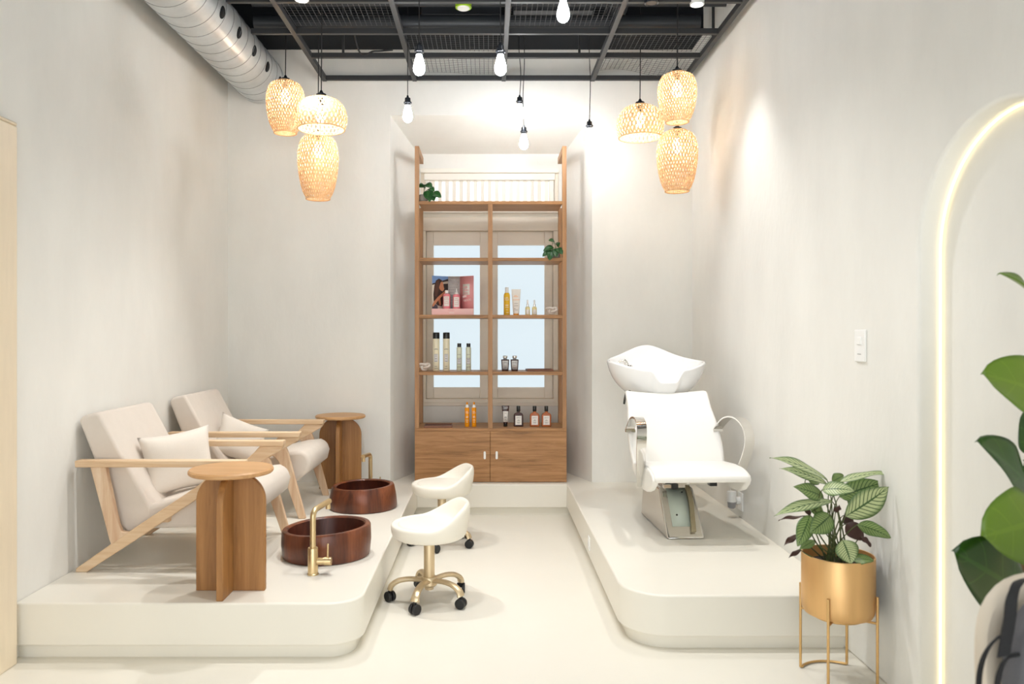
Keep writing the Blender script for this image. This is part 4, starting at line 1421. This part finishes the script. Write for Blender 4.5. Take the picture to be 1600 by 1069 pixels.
# dark square bottles with clear stoppers
for (px, lab) in ((789.3, 'square dark bottle with clear stopper nearest the middle post'), (804, 'square dark bottle with clear stopper, second from the middle post')):
    t = thing('cologne_bottle', lab, 'bottle', place(px, 5.92, shelf_z[3]), 0, 'square dark cologne bottles')
    m = MB()
    v0 = [(-0.0255, -0.018, 0), (0.0255, -0.018, 0), (0.0255, 0.018, 0), (-0.0255, 0.018, 0), (-0.031, -0.022, 0.088), (0.031, -0.022, 0.088), (0.031, 0.022, 0.088), (-0.031, 0.022, 0.088)]
    m.add(v0, [(0, 3, 2, 1), (4, 5, 6, 7), (0, 1, 5, 4), (1, 2, 6, 5), (2, 3, 7, 6), (3, 0, 4, 7)])
    m.build('body', M['amber_dark'], t, bevel=0.003)
    g_ = MB()
    g_.add([(-0.019, -0.0196, 0.012), (0.019, -0.0196, 0.012), (0.023, -0.0228, 0.080), (-0.023, -0.0228, 0.080)], [(0, 1, 2, 3)])
    g_.build('label', M['grey_label'], t, solidify=0.0004)
    text_on('DEPOT', 0.010, M['ink'], t, (0, -0.0232, 0.063))
    ink_lines(t, [(0, 0.044, 0.022), (0, 0.030, 0.026), (0, 0.018, 0.02)], -0.0215, M['ink'])
    MB().lathe([(0, 0.088), (0.014, 0.088), (0.013, 0.100), (0, 0.100)], 20).build('neck', M['grey_plastic'], t)
    MB().lathe([(0, 0.100), (0.017, 0.100), (0.018, 0.103), (0.018, 0.114), (0.016, 0.117), (0, 0.117)], 20).build('stopper', M['chrome'], t)


def tray(px0, px1, Y0, z, dep, label, rz=0.0):
    x0, x1 = (px0 - PX0) * Y0 / FPX, (px1 - PX0) * Y0 / FPX
    t = thing('wooden_tray', label, 'tray', ((x0 + x1) / 2, Y0 + dep / 2, z), rz, 'flat walnut trays')
    w = (x1 - x0) / 2
    MB().box(-w, w, -dep / 2, dep / 2, 0, 0.005).box(-w, w, -dep / 2, -dep / 2 + 0.006, 0.005, 0.014).box(-w, w, dep / 2 - 0.006, dep / 2, 0.005, 0.014).box(-w, -w + 0.006, -dep / 2 + 0.006, dep / 2 - 0.006, 0.005, 0.014).box(w - 0.006, w, -dep / 2 + 0.006, dep / 2 - 0.006, 0.005, 0.014).build('tray_body', M['tray'], t)
    return t


tray(823, 864, 5.86, shelf_z[3], 0.14, 'flat walnut tray on the shelf right of the square dark bottles', 0.06)
tray(662, 706, 5.80, cz1, 0.16, 'flat walnut tray on the cabinet top below the clay knot', 0.03)

# on the cabinet top
for (px, lab) in ((729.8, 'slim orange bottle with white pump, farther from the middle post'), (740.7, 'slim orange bottle with white pump, beside the middle post')):
    t = thing('pump_bottle', lab, 'bottle', place(px, 5.88, cz1), 0, 'slim orange pump bottles')
    MB().lathe([(0, 0), (0.0165, 0), (0.0175, 0.004), (0.0175, 0.140), (0.015, 0.145), (0, 0.146)], 24).build('body', M['orange'], t)
    MB().lathe([(0, 0.145), (0.0125, 0.145), (0.0125, 0.160), (0.008, 0.168), (0, 0.169)], 20).build('collar', M['white_plastic'], t)
    MB().lathe([(0, 0.168), (0.007, 0.168), (0.007, 0.186), (0, 0.188)], 16).tube([(0, 0, 0.182), (0, -0.016, 0.181)], 0.004, 8).build('pump', M['orange'], t)
    text_on('milk_', 0.012, M['white_ink'], t, (0, -0.0182, 0.115))
    text_on('shake', 0.010, M['white_ink'], t, (0, -0.0182, 0.105))
    ink_lines(t, [(0, 0.078, 0.018), (0, 0.070, 0.018), (0, 0.05, 0.02), (0, 0.036, 0.014)], -0.0182, M['white_ink'])
t = squeeze_tube(place(789.8, 5.88, cz1), 0.058, 0.160, 0.015, 0.024, M['amber_dark'], M['cap_black'], 'brown squeeze tube with white label standing on its black cap')
g_ = MB()
g_.add([(-0.0165, -0.0145, 0.036), (0.0165, -0.0145, 0.036), (0.0205, -0.0068, 0.118), (-0.0205, -0.0068, 0.118)], [(0, 1, 2, 3)])
g_.build('label', M['label'], t, solidify=0.0004)
ink_lines(t, [(0, 0.102, 0.018), (0, 0.075, 0.014), (0, 0.068, 0.02), (0, 0.056, 0.014), (0, 0.048, 0.024)], -0.0155, M['ink'])
ink_lines(t, [(0, 0.150, 0.04), (0.004, 0.142, 0.03), (-0.004, 0.136, 0.034)], -0.0075, M['grey_label'])
for (px, body, lab) in ((810, 'amber_dark', 'darkest amber flat bottle with black cap and white label'), (835.3, 'amber', 'orange-amber flat bottle with black cap, next to the dark one'), (853.6, 'amber', 'orange-amber flat bottle with black cap, nearest the right shelf post')):
    t = thing('amber_bottle', lab, 'bottle', place(px, 5.885, cz1), 0, 'amber bottles on the cabinet')
    prof2 = [(-0.034, 0), (0.034, 0), (0.036, 0.004), (0.036, 0.082)] + [(0.0105 + 0.0255 * math.cos(a), 0.082 + 0.024 * math.sin(a)) for a in [PI / 2 * k / 6 for k in range(1, 7)]] + [(0.0105, 0.116), (-0.0105, 0.116)] + [(-0.0105 - 0.0255 * math.sin(a), 0.082 + 0.024 * math.cos(a)) for a in [PI / 2 * k / 6 for k in range(0, 6)]] + [(-0.036, 0.082), (-0.036, 0.004)]
    MB().prism(prof2, 'y', -0.019, 0.019).build('body', M[body], t, bevel=0.006, bseg=3)
    MB().lathe([(0, 0.115), (0.0135, 0.115), (0.0145, 0.118), (0.0145, 0.152), (0.013, 0.157), (0, 0.157)], 20).tube([(0, 0, 0.15), (0, -0.018, 0.153)], 0.005, 8).build('cap', M['cap_black'], t)
    lbl(None, 0.048, 0.014, 0.083, -0.0192, 'label', t)
    text_on('DEPOT', 0.011, M['ink'], t, (0, -0.0206, 0.068))
    ink_lines(t, [(0, 0.052, 0.012), (0, 0.046, 0.022), (0, 0.034, 0.026), (0, 0.028, 0.02)], -0.0201, M['ink'])


# ------------------------------------------------------------------ leaves and plants
def leaf(base, tip, w, nrm, bend, cup=0.15, shape='ovate', wave=0.0, nu=8, nv=14):
    b, e = Vector(base), Vector(tip)
    N = Vector(nrm).normalized()
    ax = (e - b)
    N = (N - ax.normalized() * N.dot(ax.normalized())).normalized()
    mid_ = (b + e) / 2 + N * bend
    m = MB()
    vs = []
    for j in range(nv + 1):
        t = j / nv
        p = b * (1 - t) ** 2 + mid_ * 2 * t * (1 - t) + e * t * t
        tg = ((mid_ - b) * (1 - t) + (e - mid_) * t).normalized()
        nn = (N - tg * N.dot(tg)).normalized()
        sd = tg.cross(nn)
        if shape == 'ovate':
            prof = math.sin(PI * t ** 0.82) ** 0.85
        elif shape == 'heart':
            prof = (math.sin(PI * min(1, t ** 0.62)) ** 0.7) * (1.0 if t > 0.05 else 0.7)
        else:   # fiddle: broad towards the tip
            prof = (0.35 + 0.65 * sstep(0.05, 0.6, t)) * (1 - t ** 5) ** 0.7 * sstep(-0.02, 0.1, t)
        hw_ = max(0.0006, w / 2 * prof)
        for i in range(nu + 1):
            u = 2 * i / nu - 1
            wv_ = wave * math.sin(9 * t + (2 if u > 0 else 0)) * u * u
            q_ = p + sd * u * hw_ + nn * (cup * hw_ * abs(u) + wv_)
            m.blade[len(vs)] = (u, t, 0)
            vs.append(q_)
    m.add(vs, [(j * (nu + 1) + i, j * (nu + 1) + i + 1, (j + 1) * (nu + 1) + i + 1, (j + 1) * (nu + 1) + i) for j in range(nv) for i in range(nu)])
    return m


def shelf_plant(loc, pot_r, pot_h, leaves, label):
    t = thing('potted_pothos', label, 'plant', loc, 0, 'small potted plants on the shelf')
    MB().lathe([(0, 0), (pot_r * 0.75, 0), (pot_r * 0.98, pot_h * 0.3), (pot_r, pot_h * 0.6), (pot_r * 0.9, pot_h * 0.95), (pot_r * 0.8, pot_h), (pot_r * 0.74, pot_h * 0.9), (0, pot_h * 0.86)], 28).build('pot', M['stone'], t)
    top_ = Vector((0, 0, pot_h * 0.86))
    for (b, e, w, n_, bd) in leaves:
        b, e = Vector(b), Vector(e)
        MB().tube(smooth_path([top_ + Vector((b.x, b.y, 0)) * 0.15, (top_ + b) / 2 + Vector((0, 0, 0.012)), b], 5), 0.0016, 5).build('stem', M['petiole'], t)
        leaf(b, e, w, n_, bd, 0.2, 'heart').build('leaf', M['leaf_dark'], t, solidify=0.0006, normals=False)
    return t


# on the top shelf: grey pot with leaves to the right, some over the edge
shelf_plant(((661.5 - PX0) * 5.812 / FPX, 5.812, shelf_z[0]), 0.036, 0.054, [
    ((0.012, -0.01, 0.115), (-0.030, -0.03, 0.105), 0.075, (-0.2, -0.8, 0.7), 0.012),
    ((0.012, 0.0, 0.130), (0.065, -0.02, 0.100), 0.085, (0.2, -0.7, 0.8), 0.014),
    ((0.010, 0.0, 0.125), (0.020, -0.05, 0.118), 0.07, (0, -0.7, 0.8), 0.010),
    ((0.035, -0.02, 0.080), (0.030, -0.068, 0.010), 0.060, (-0.2, -1, 0.3), 0.008),
    ((0.050, -0.02, 0.085), (0.052, -0.066, -0.012), 0.062, (0.1, -1, 0.3), 0.010),
    ((0.070, -0.02, 0.062), (0.138, -0.055, 0.024), 0.072, (0.1, -0.9, 0.5), 0.014),
    ((0.060, -0.02, 0.050), (0.085, -0.066, -0.004), 0.06, (0.2, -1, 0.4), 0.010),
    ((0.045, -0.01, 0.100), (0.085, -0.03, 0.075), 0.055, (0.1, -0.8, 0.6), 0.010),
], 'grey stone pot with dark green trailing leaves at left of the top shelf')
shelf_plant(((868 - PX0) * 5.812 / FPX, 5.812, shelf_z[1]), 0.034, 0.050, [
    ((-0.01, -0.01, 0.125), (-0.055, -0.03, 0.130), 0.050, (-0.1, -0.8, 0.7), 0.010),
    ((0.000, 0.0, 0.110), (0.010, -0.05, 0.100), 0.060, (0, -0.8, 0.6), 0.010),
    ((-0.02, -0.01, 0.085), (-0.095, -0.03, 0.050), 0.052, (-0.1, -0.9, 0.6), 0.012),
    ((-0.03, -0.02, 0.060), (-0.050, -0.06, -0.022), 0.066, (-0.2, -1, 0.2), 0.010),
    ((-0.05, -0.02, 0.050), (-0.102, -0.05, 0.008), 0.044, (-0.3, -1, 0.3), 0.008),
    ((0.01, -0.02, 0.075), (0.045, -0.066, 0.020), 0.058, (0.2, -1, 0.4), 0.010),
    ((0.01, -0.01, 0.092), (0.032, -0.03, 0.115), 0.040, (0.1, -0.9, 0.5), 0.006),
    ((-0.005, -0.03, 0.070), (0.000, -0.068, 0.002), 0.056, (0, -1, 0.3), 0.008),
], 'small dark green trailing plant at the right end of second shelf')

# big striped plant in a gold pot on a wire stand
GX, GY = 1.372, 3.02
GR = 0.1345
gz0, gz1 = 0.250, 0.486
st = thing('plant_stand', 'thin gold wire plant stand on the floor by the right platform', 'plant stand', (GX, GY, 0))
lg_a = [math.radians(a) for a in (232, 142, 52, -38)]
for a in lg_a:
    c, s = math.cos(a) * (GR + 0.007), math.sin(a) * (GR + 0.007)
    MB().tube([(c, s, 0.004), (c, s, 0.345)], 0.0055, 8).tube([(c, s, gz0 - 0.007), (c * 0.66, s * 0.66, gz0 - 0.007)], 0.005, 8).build('leg', M['goldwire'], st)
MB().tube([((GR - 0.045) * math.cos(lg_a[0] + 2 * PI * k / 48), (GR - 0.045) * math.sin(lg_a[0] + 2 * PI * k / 48), gz0 - 0.007) for k in range(49)], 0.005, 8, False).build('upper_ring', M['goldwire'], st)
MB().tube([((GR + 0.002) * math.cos(lg_a[1] + (lg_a[2] - lg_a[1]) * k / 20), (GR + 0.002) * math.sin(lg_a[1] + (lg_a[2] - lg_a[1]) * k / 20), 0.006) for k in range(21)], 0.005, 8).build('foot_bar', M['goldwire'], st)
MB().tube([((GR + 0.002) * math.cos(lg_a[3] + (lg_a[0] - 2 * PI - lg_a[3]) * k / 20), (GR + 0.002) * math.sin(lg_a[3] + (lg_a[0] - 2 * PI - lg_a[3]) * k / 20), 0.006) for k in range(21)], 0.005, 8).build('foot_bar', M['goldwire'], st)

pl = thing('potted_calathea', 'striped pale green leafy plant in a round satin gold pot', 'plant', (GX, GY, gz0))
ph = gz1 - gz0
MB().lathe([(0, 0), (GR - 0.03, 0), (GR - 0.010, 0.006), (GR - 0.002, 0.022), (GR, 0.045), (GR, ph - 0.003), (GR - 0.002, ph), (GR - 0.006, ph), (GR - 0.007, ph - 0.04), (GR - 0.009, ph - 0.05)], 64).build('pot', M['gold'], pl)
MB().lathe([(GR - 0.006, ph - 0.045), (0.07, ph - 0.040), (0, ph - 0.036)], 40).build('soil', M['soil'], pl)


def cz(x, y):   # photo pixel from the zoom of the plant
    return 1140 + x / 2.747, 680 + y / 2.747


LV = [  # base, tip (zoom px), width px, depth base, depth tip, facing, material, bend
    ((418, 195), (172, 97), 62, 2.98, 2.93, (0.3, -0.5, 0.8), 'calathea', 0.035),
    ((415, 210), (214, 143), 50, 3.02, 3.00, (0.1, -0.7, 0.7), 'calathea', 0.03),
    ((400, 265), (274, 222), 62, 2.96, 2.90, (-0.2, -0.9, 0.5), 'calathea_b', 0.02),
    ((440, 285), (190, 348), 52, 2.94, 2.86, (-0.1, -0.6, 0.9), 'calathea', 0.035),
    ((330, 350), (210, 366), 20, 2.98, 2.92, (0, -0.3, 0.9), 'leaf_under', 0.01),
    ((398, 235), (535, 240), 66, 2.92, 2.86, (0.1, -0.75, 0.6), 'calathea', 0.02),
    ((470, 205), (690, 166), 46, 3.02, 2.98, (0.1, -0.35, 0.9), 'calathea', 0.03),
    ((470, 265), (655, 205), 84, 3.04, 3.02, (0.1, -0.9, 0.5), 'calathea_b', 0.02),
    ((497, 348), (684, 222), 106, 2.92, 2.90, (0.15, -1, 0.1), 'calathea', 0.015),
    ((548, 385), (692, 442), 62, 2.92, 2.87, (0.2, -0.85, 0.5), 'calathea_b', 0.02),
    ((485, 450), (520, 552), 90, 2.88, 2.86, (0, -1, 0.25), 'calathea', 0.012),
    ((530, 535), (618, 540), 46, 2.92, 2.89, (0, -0.7, 0.7), 'calathea_b', 0.015),
    ((432, 345), (345, 420), 84, 2.92, 2.88, (-0.1, -1, 0.25), 'calathea_b', 0.015),
    ((345, 345), (292, 478), 64, 2.94, 2.89, (-0.3, -1, 0.1), 'calathea_b', 0.015),
    ((290, 430), (234, 474), 24, 2.97, 2.93, (-0.2, -0.6, 0.7), 'leaf_under', 0.01),
    ((305, 493), (254, 527), 18, 2.96, 2.92, (0, -0.6, 0.8), 'leaf_under', 0.008),
    ((362, 455), (300, 492), 34, 2.92, 2.88, (0, -0.7, 0.7), 'calathea_b', 0.012),
    ((500, 380), (572, 452), 66, 2.98, 2.95, (0.2, -1, 0.1), 'leaf_under', 0.01),
    ((568, 438), (606, 480), 26, 2.95, 2.92, (0.2, -0.8, 0.4), 'leaf_under', 0.006),
    ((350, 330), (395, 300), 60, 3.05, 3.06, (0, -1, 0.2), 'calathea_b', 0.01),
    ((440, 200), (490, 175), 46, 3.06, 3.08, (0, -0.9, 0.5), 'calathea_b', 0.012),
    ((330, 185), (390, 205), 40, 3.06, 3.08, (0, -0.9, 0.5), 'calathea_b', 0.012),
    ((510, 300), (560, 250), 60, 3.06, 3.08, (0, -1, 0.3), 'calathea_b', 0.01),
    ((345, 340), (318, 300), 24, 2.98, 2.96, (0, -1, 0.2), 'leaf_under', 0.006),
    ((455, 330), (470, 300), 26, 2.94, 2.92, (0, -1, 0.1), 'leaf_under', 0.004),
    ((490, 345), (530, 395), 40, 3.0, 2.99, (0, -1, 0.1), 'leaf_under', 0.004),
]
org = Vector((GX, GY, gz0))
for i, (b, e, w, yb_, ye_, n_, mk, bd) in enumerate(LV):
    B = at(*cz(*b), yb_) - org
    E = at(*cz(*e), ye_) - org
    wm = 1.15 * w / 2.747 * yb_ / FPX
    lf = leaf(B, E, wm, n_, bd, 0.12, 'ovate', 0.004).build('leaf', M[mk], pl, solidify=0.0006, normals=False)
    root_ = Vector((0.045 * math.cos(i * 2.4), 0.045 * math.sin(i * 2.4), ph - 0.045))
    dirn = (E - B).normalized()
    ctrl = B - dirn * 0.05 + Vector((0, 0, -0.05))
    MB().tube([root_ * (1 - s) ** 2 + ctrl * 2 * s * (1 - s) + B * s * s for s in [k / 10 for k in range(11)]], [0.0034 - 0.0016 * k / 10 for k in range(11)], 6).build('stem', M['petiole'], lf)

# ------------------------------------------------------------------ right wall: switch, socket, LED arch
sw = thing('wall_switch', 'white wall switch plate on the right wall beside the arch', 'switch', (XR, 3.152, 1.302))
MB().box(-0.010, 0.0, -0.044, 0.044, -0.066, 0.066).build('plate', M['white_plastic'], sw, bevel=0.003)
MB().box(-0.014, -0.009, -0.016, 0.016, 0.004, 0.036).build('rocker', M['white_plastic'], sw, bevel=0.002)
MB().box(-0.0115, -0.0095, -0.014, 0.014, -0.036, -0.033).build('indicator', M['grey_plastic'], sw)
so = thing('wall_socket', 'white power socket plate low on the right wall', 'socket', (XR, 4.66, 0.335))
MB().box(-0.008, 0.0, -0.043, 0.043, -0.055, 0.055).build('plate', M['white_plastic'], so, bevel=0.003)
af = thing('plug_in_freshener', 'white and grey plug-in device stuck in the wall socket', 'plug-in device', (XR - 0.008, 4.66, 0.345))
MB().tube([(0, 0, -0.005), (-0.025, 0, -0.005)], 0.022, 20).build('plug', M['white_plastic'], af)
MB().lathe([(0, 0.05), (0.026, 0.05), (0.028, 0.045), (0.028, -0.012), (0, -0.012)], 24, (-0.05, 0)).build('diffuser', M['white_plastic'], af)
MB().lathe([(0, -0.012), (0.025, -0.012), (0.023, -0.045), (0.015, -0.052), (0, -0.052)], 24, (-0.05, 0)).build('refill', M['grey_plastic'], af)
MB().tube(smooth_path([(-0.05, 0.01, 0.05), (-0.058, 0.03, 0.10), (-0.05, 0.08, 0.16)], 6), 0.002, 6).build('wire', M['white_plastic'], af)
sk = thing('floor_socket', 'small white socket plate on the inner side of right platform', 'socket', (0.58, 4.43, 0.143))
MB().box(-0.006, 0.0, -0.03, 0.03, -0.038, 0.038).build('plate', M['white_plastic'], sk, bevel=0.002)
MB().box(-0.008, -0.005, -0.012, 0.012, -0.014, 0.014).build('outlet', M['grey_label'], sk)

lr = ar - 0.006
lp = [(XR + ad - 0.010, ay + lr, 0.002), (XR + ad - 0.010, ay + lr, 0.8)]
lp += [(XR + ad - 0.010, y, z) for y, z in arc(ay, az, lr, 0, 180, 48)]
lp += [(XR + ad - 0.010, ay - lr, 0.8), (XR + ad - 0.010, ay - lr, 0.002)]
tag(MB().tube(lp, 0.0045, 8).build('led_strip_light', M['led']), 'glowing warm LED strip outlining the arched recess in the right wall', 'light strip')

# ------------------------------------------------------------------ foreground at the right edge
# cream padded chair, its backrest in the picture
FX, FY = 1.235, 1.62
fc = thing('padded_chair', 'cream chair with rounded back at the right edge, under the fiddle-leaf plant', 'chair', (FX, FY, 0))
bw, bz0, bz1 = 0.215, 0.43, 0.835


def backf(u, v, th):
    a = 2 * PI * u
    n_ = 3.2
    cx_, sz_ = math.cos(a), math.sin(a)
    k = v / (abs(cx_) ** n_ + abs(sz_) ** n_) ** (1 / n_)
    x, z = bw * k * cx_, (bz0 + bz1) / 2 + (bz1 - bz0) / 2 * k * sz_
    e = (1 - v ** 5) ** 0.4 if v < 1 else 0
    return Vector((x, -0.05 * (x / bw) ** 2 + 0.03 + th * e + 0.05 * (z - bz0), z))


m = MB()
m.grid(lambda u, v: backf(u, 1 - v, -0.032), 56, 14, True)
m.grid(lambda u, v: backf(u, 1 - v, 0.032), 56, 14, True)
o = m.build('backrest', M['tub_chair'], fc)
bm = bmesh.new()
bm.from_mesh(o.data)
bmesh.ops.remove_doubles(bm, verts=bm.verts, dist=0.0005)
bmesh.ops.recalc_face_normals(bm, faces=bm.faces)
bm.to_mesh(o.data)
bm.free()
o.data.polygons.foreach_set('use_smooth', [True] * len(o.data.polygons))
MB().prism([(-0.20, -0.02), (0.20, -0.02), (0.215, -0.06), (0.21, -0.38), (0.17, -0.43), (-0.17, -0.43), (-0.21, -0.38), (-0.215, -0.06)], 'z', 0.40, 0.465).build('seat', M['tub_chair'], fc, bevel=0.02, bseg=4)
for (lx, ly) in ((-0.17, -0.05), (0.17, -0.05), (-0.17, -0.39), (0.17, -0.39)):
    MB().tube([(lx, ly, 0.41), (lx * 1.12, ly + (0.03 if ly > -0.2 else -0.03), 0.0)], [0.016, 0.010], 12).build('leg', M['ash_v'], fc)

# bag hung on the chair's back
bg = thing('backpack', 'charcoal fabric bag with black straps hung on the cream chair', 'bag', (FX, FY, 0))
go_ = Vector((FX, FY, 0))
body = MB()


def bagf(u, v):
    a = 2 * PI * u
    e = 0.5
    cx_, sy_ = math.cos(a), math.sin(a)
    rr = (math.sin(PI * min(1, max(0.0, v)) ** 0.9) ** 0.25) if 0 < v < 1 else 0.02
    x = 0.145 * rr * math.copysign(abs(cx_) ** e, cx_)
    y = 0.05 * rr * math.copysign(abs(sy_) ** e, sy_)
    return Vector((-0.052 + x, -0.085 + y, 0.47 + 0.37 * v))


body.grid(bagf, 32, 16, True)
body.build('body', M['bag'], bg, subsurf=1)


def strap(pts_px, Y, w, wd):
    pts = smooth_path([at(a, b_, y) - go_ for (a, b_), y in zip(pts_px, Y)], 6)
    MB().ribbon(pts, wd, w, 0.005).build('strap', M['strap'], bg)


strap([(1602, 905), (1590, 912), (1581, 935), (1578, 965), (1572, 1000), (1568, 1026)], [1.62, 1.56, 1.535, 1.53, 1.53, 1.525], 0.024, (1, 0, 0.2))
strap([(1580, 992), (1558, 998), (1540, 1020), (1531, 1050), (1528, 1090)], [1.535, 1.54, 1.555, 1.57, 1.575], 0.014, (0.7, 0, 0.7))
strap([(1598, 1022), (1575, 1028), (1562, 1050), (1555, 1095)], [1.515, 1.525, 1.53, 1.535], 0.014, (0.7, 0, 0.6))
MB().tube(smooth_path([(-0.08, -0.085, 0.80), (-0.06, -0.085, 0.86), (0.0, -0.085, 0.86), (0.03, -0.085, 0.80)], 6), 0.008, 8).build('handle', M['strap'], bg)

# fiddle leaf plant
VX, VY = 1.488, 2.16
fp_ = thing('fiddle_leaf_plant', 'tall fiddle-leaf plant with big glossy green leaves at right edge', 'plant', (VX, VY, 0))
MB().lathe([(0, 0), (0.085, 0), (0.095, 0.01), (0.11, 0.26), (0.11, 0.275), (0.102, 0.275), (0.098, 0.25), (0, 0.245)], 40).build('pot', M['terracotta'], fp_)
tp = smooth_path([(0, 0, 0.24), (0.02, 0.01, 0.7), (0.025, -0.01, 1.1), (0.02, -0.01, 1.5)], 8)
MB().tube(tp, [0.012 - 0.007 * k / (len(tp) - 1) for k in range(len(tp))], 10).build('trunk', M['trunk'], fp_)
vo = Vector((VX, VY, 0))
FL = [  # base px, tip px, width px, depths, facing, bend, material
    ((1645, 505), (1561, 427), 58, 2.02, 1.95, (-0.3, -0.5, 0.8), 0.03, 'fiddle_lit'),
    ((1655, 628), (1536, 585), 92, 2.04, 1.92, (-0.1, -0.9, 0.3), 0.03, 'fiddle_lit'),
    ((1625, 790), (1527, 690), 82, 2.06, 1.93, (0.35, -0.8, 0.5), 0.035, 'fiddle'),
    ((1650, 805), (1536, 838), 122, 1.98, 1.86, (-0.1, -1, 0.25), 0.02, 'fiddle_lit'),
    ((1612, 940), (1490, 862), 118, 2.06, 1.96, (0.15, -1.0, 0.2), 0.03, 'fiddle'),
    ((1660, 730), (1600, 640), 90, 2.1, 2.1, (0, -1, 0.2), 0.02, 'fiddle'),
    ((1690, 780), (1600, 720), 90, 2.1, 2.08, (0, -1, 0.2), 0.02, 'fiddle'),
]
for (b, e, w, y0, y1, n_, bd, mk) in FL:
    B, E = at(b[0], b[1], y0) - vo, at(e[0], e[1], y1) - vo
    if E.x + VX > 1.57:
        E.x = 1.57 - VX
    if B.x + VX > 1.55:
        B.x = 1.55 - VX
    tz = min(tp, key=lambda q_: abs(q_.z - (B.z - 0.02)))
    MB().tube(smooth_path([tz, (tz + B) / 2 + Vector((0, 0, -0.005)), B], 4), 0.0035, 6).build('stem', M['petiole'], fp_)
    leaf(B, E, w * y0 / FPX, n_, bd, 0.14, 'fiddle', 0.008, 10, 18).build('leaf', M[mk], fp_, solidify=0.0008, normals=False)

bpy.context.view_layer.update()
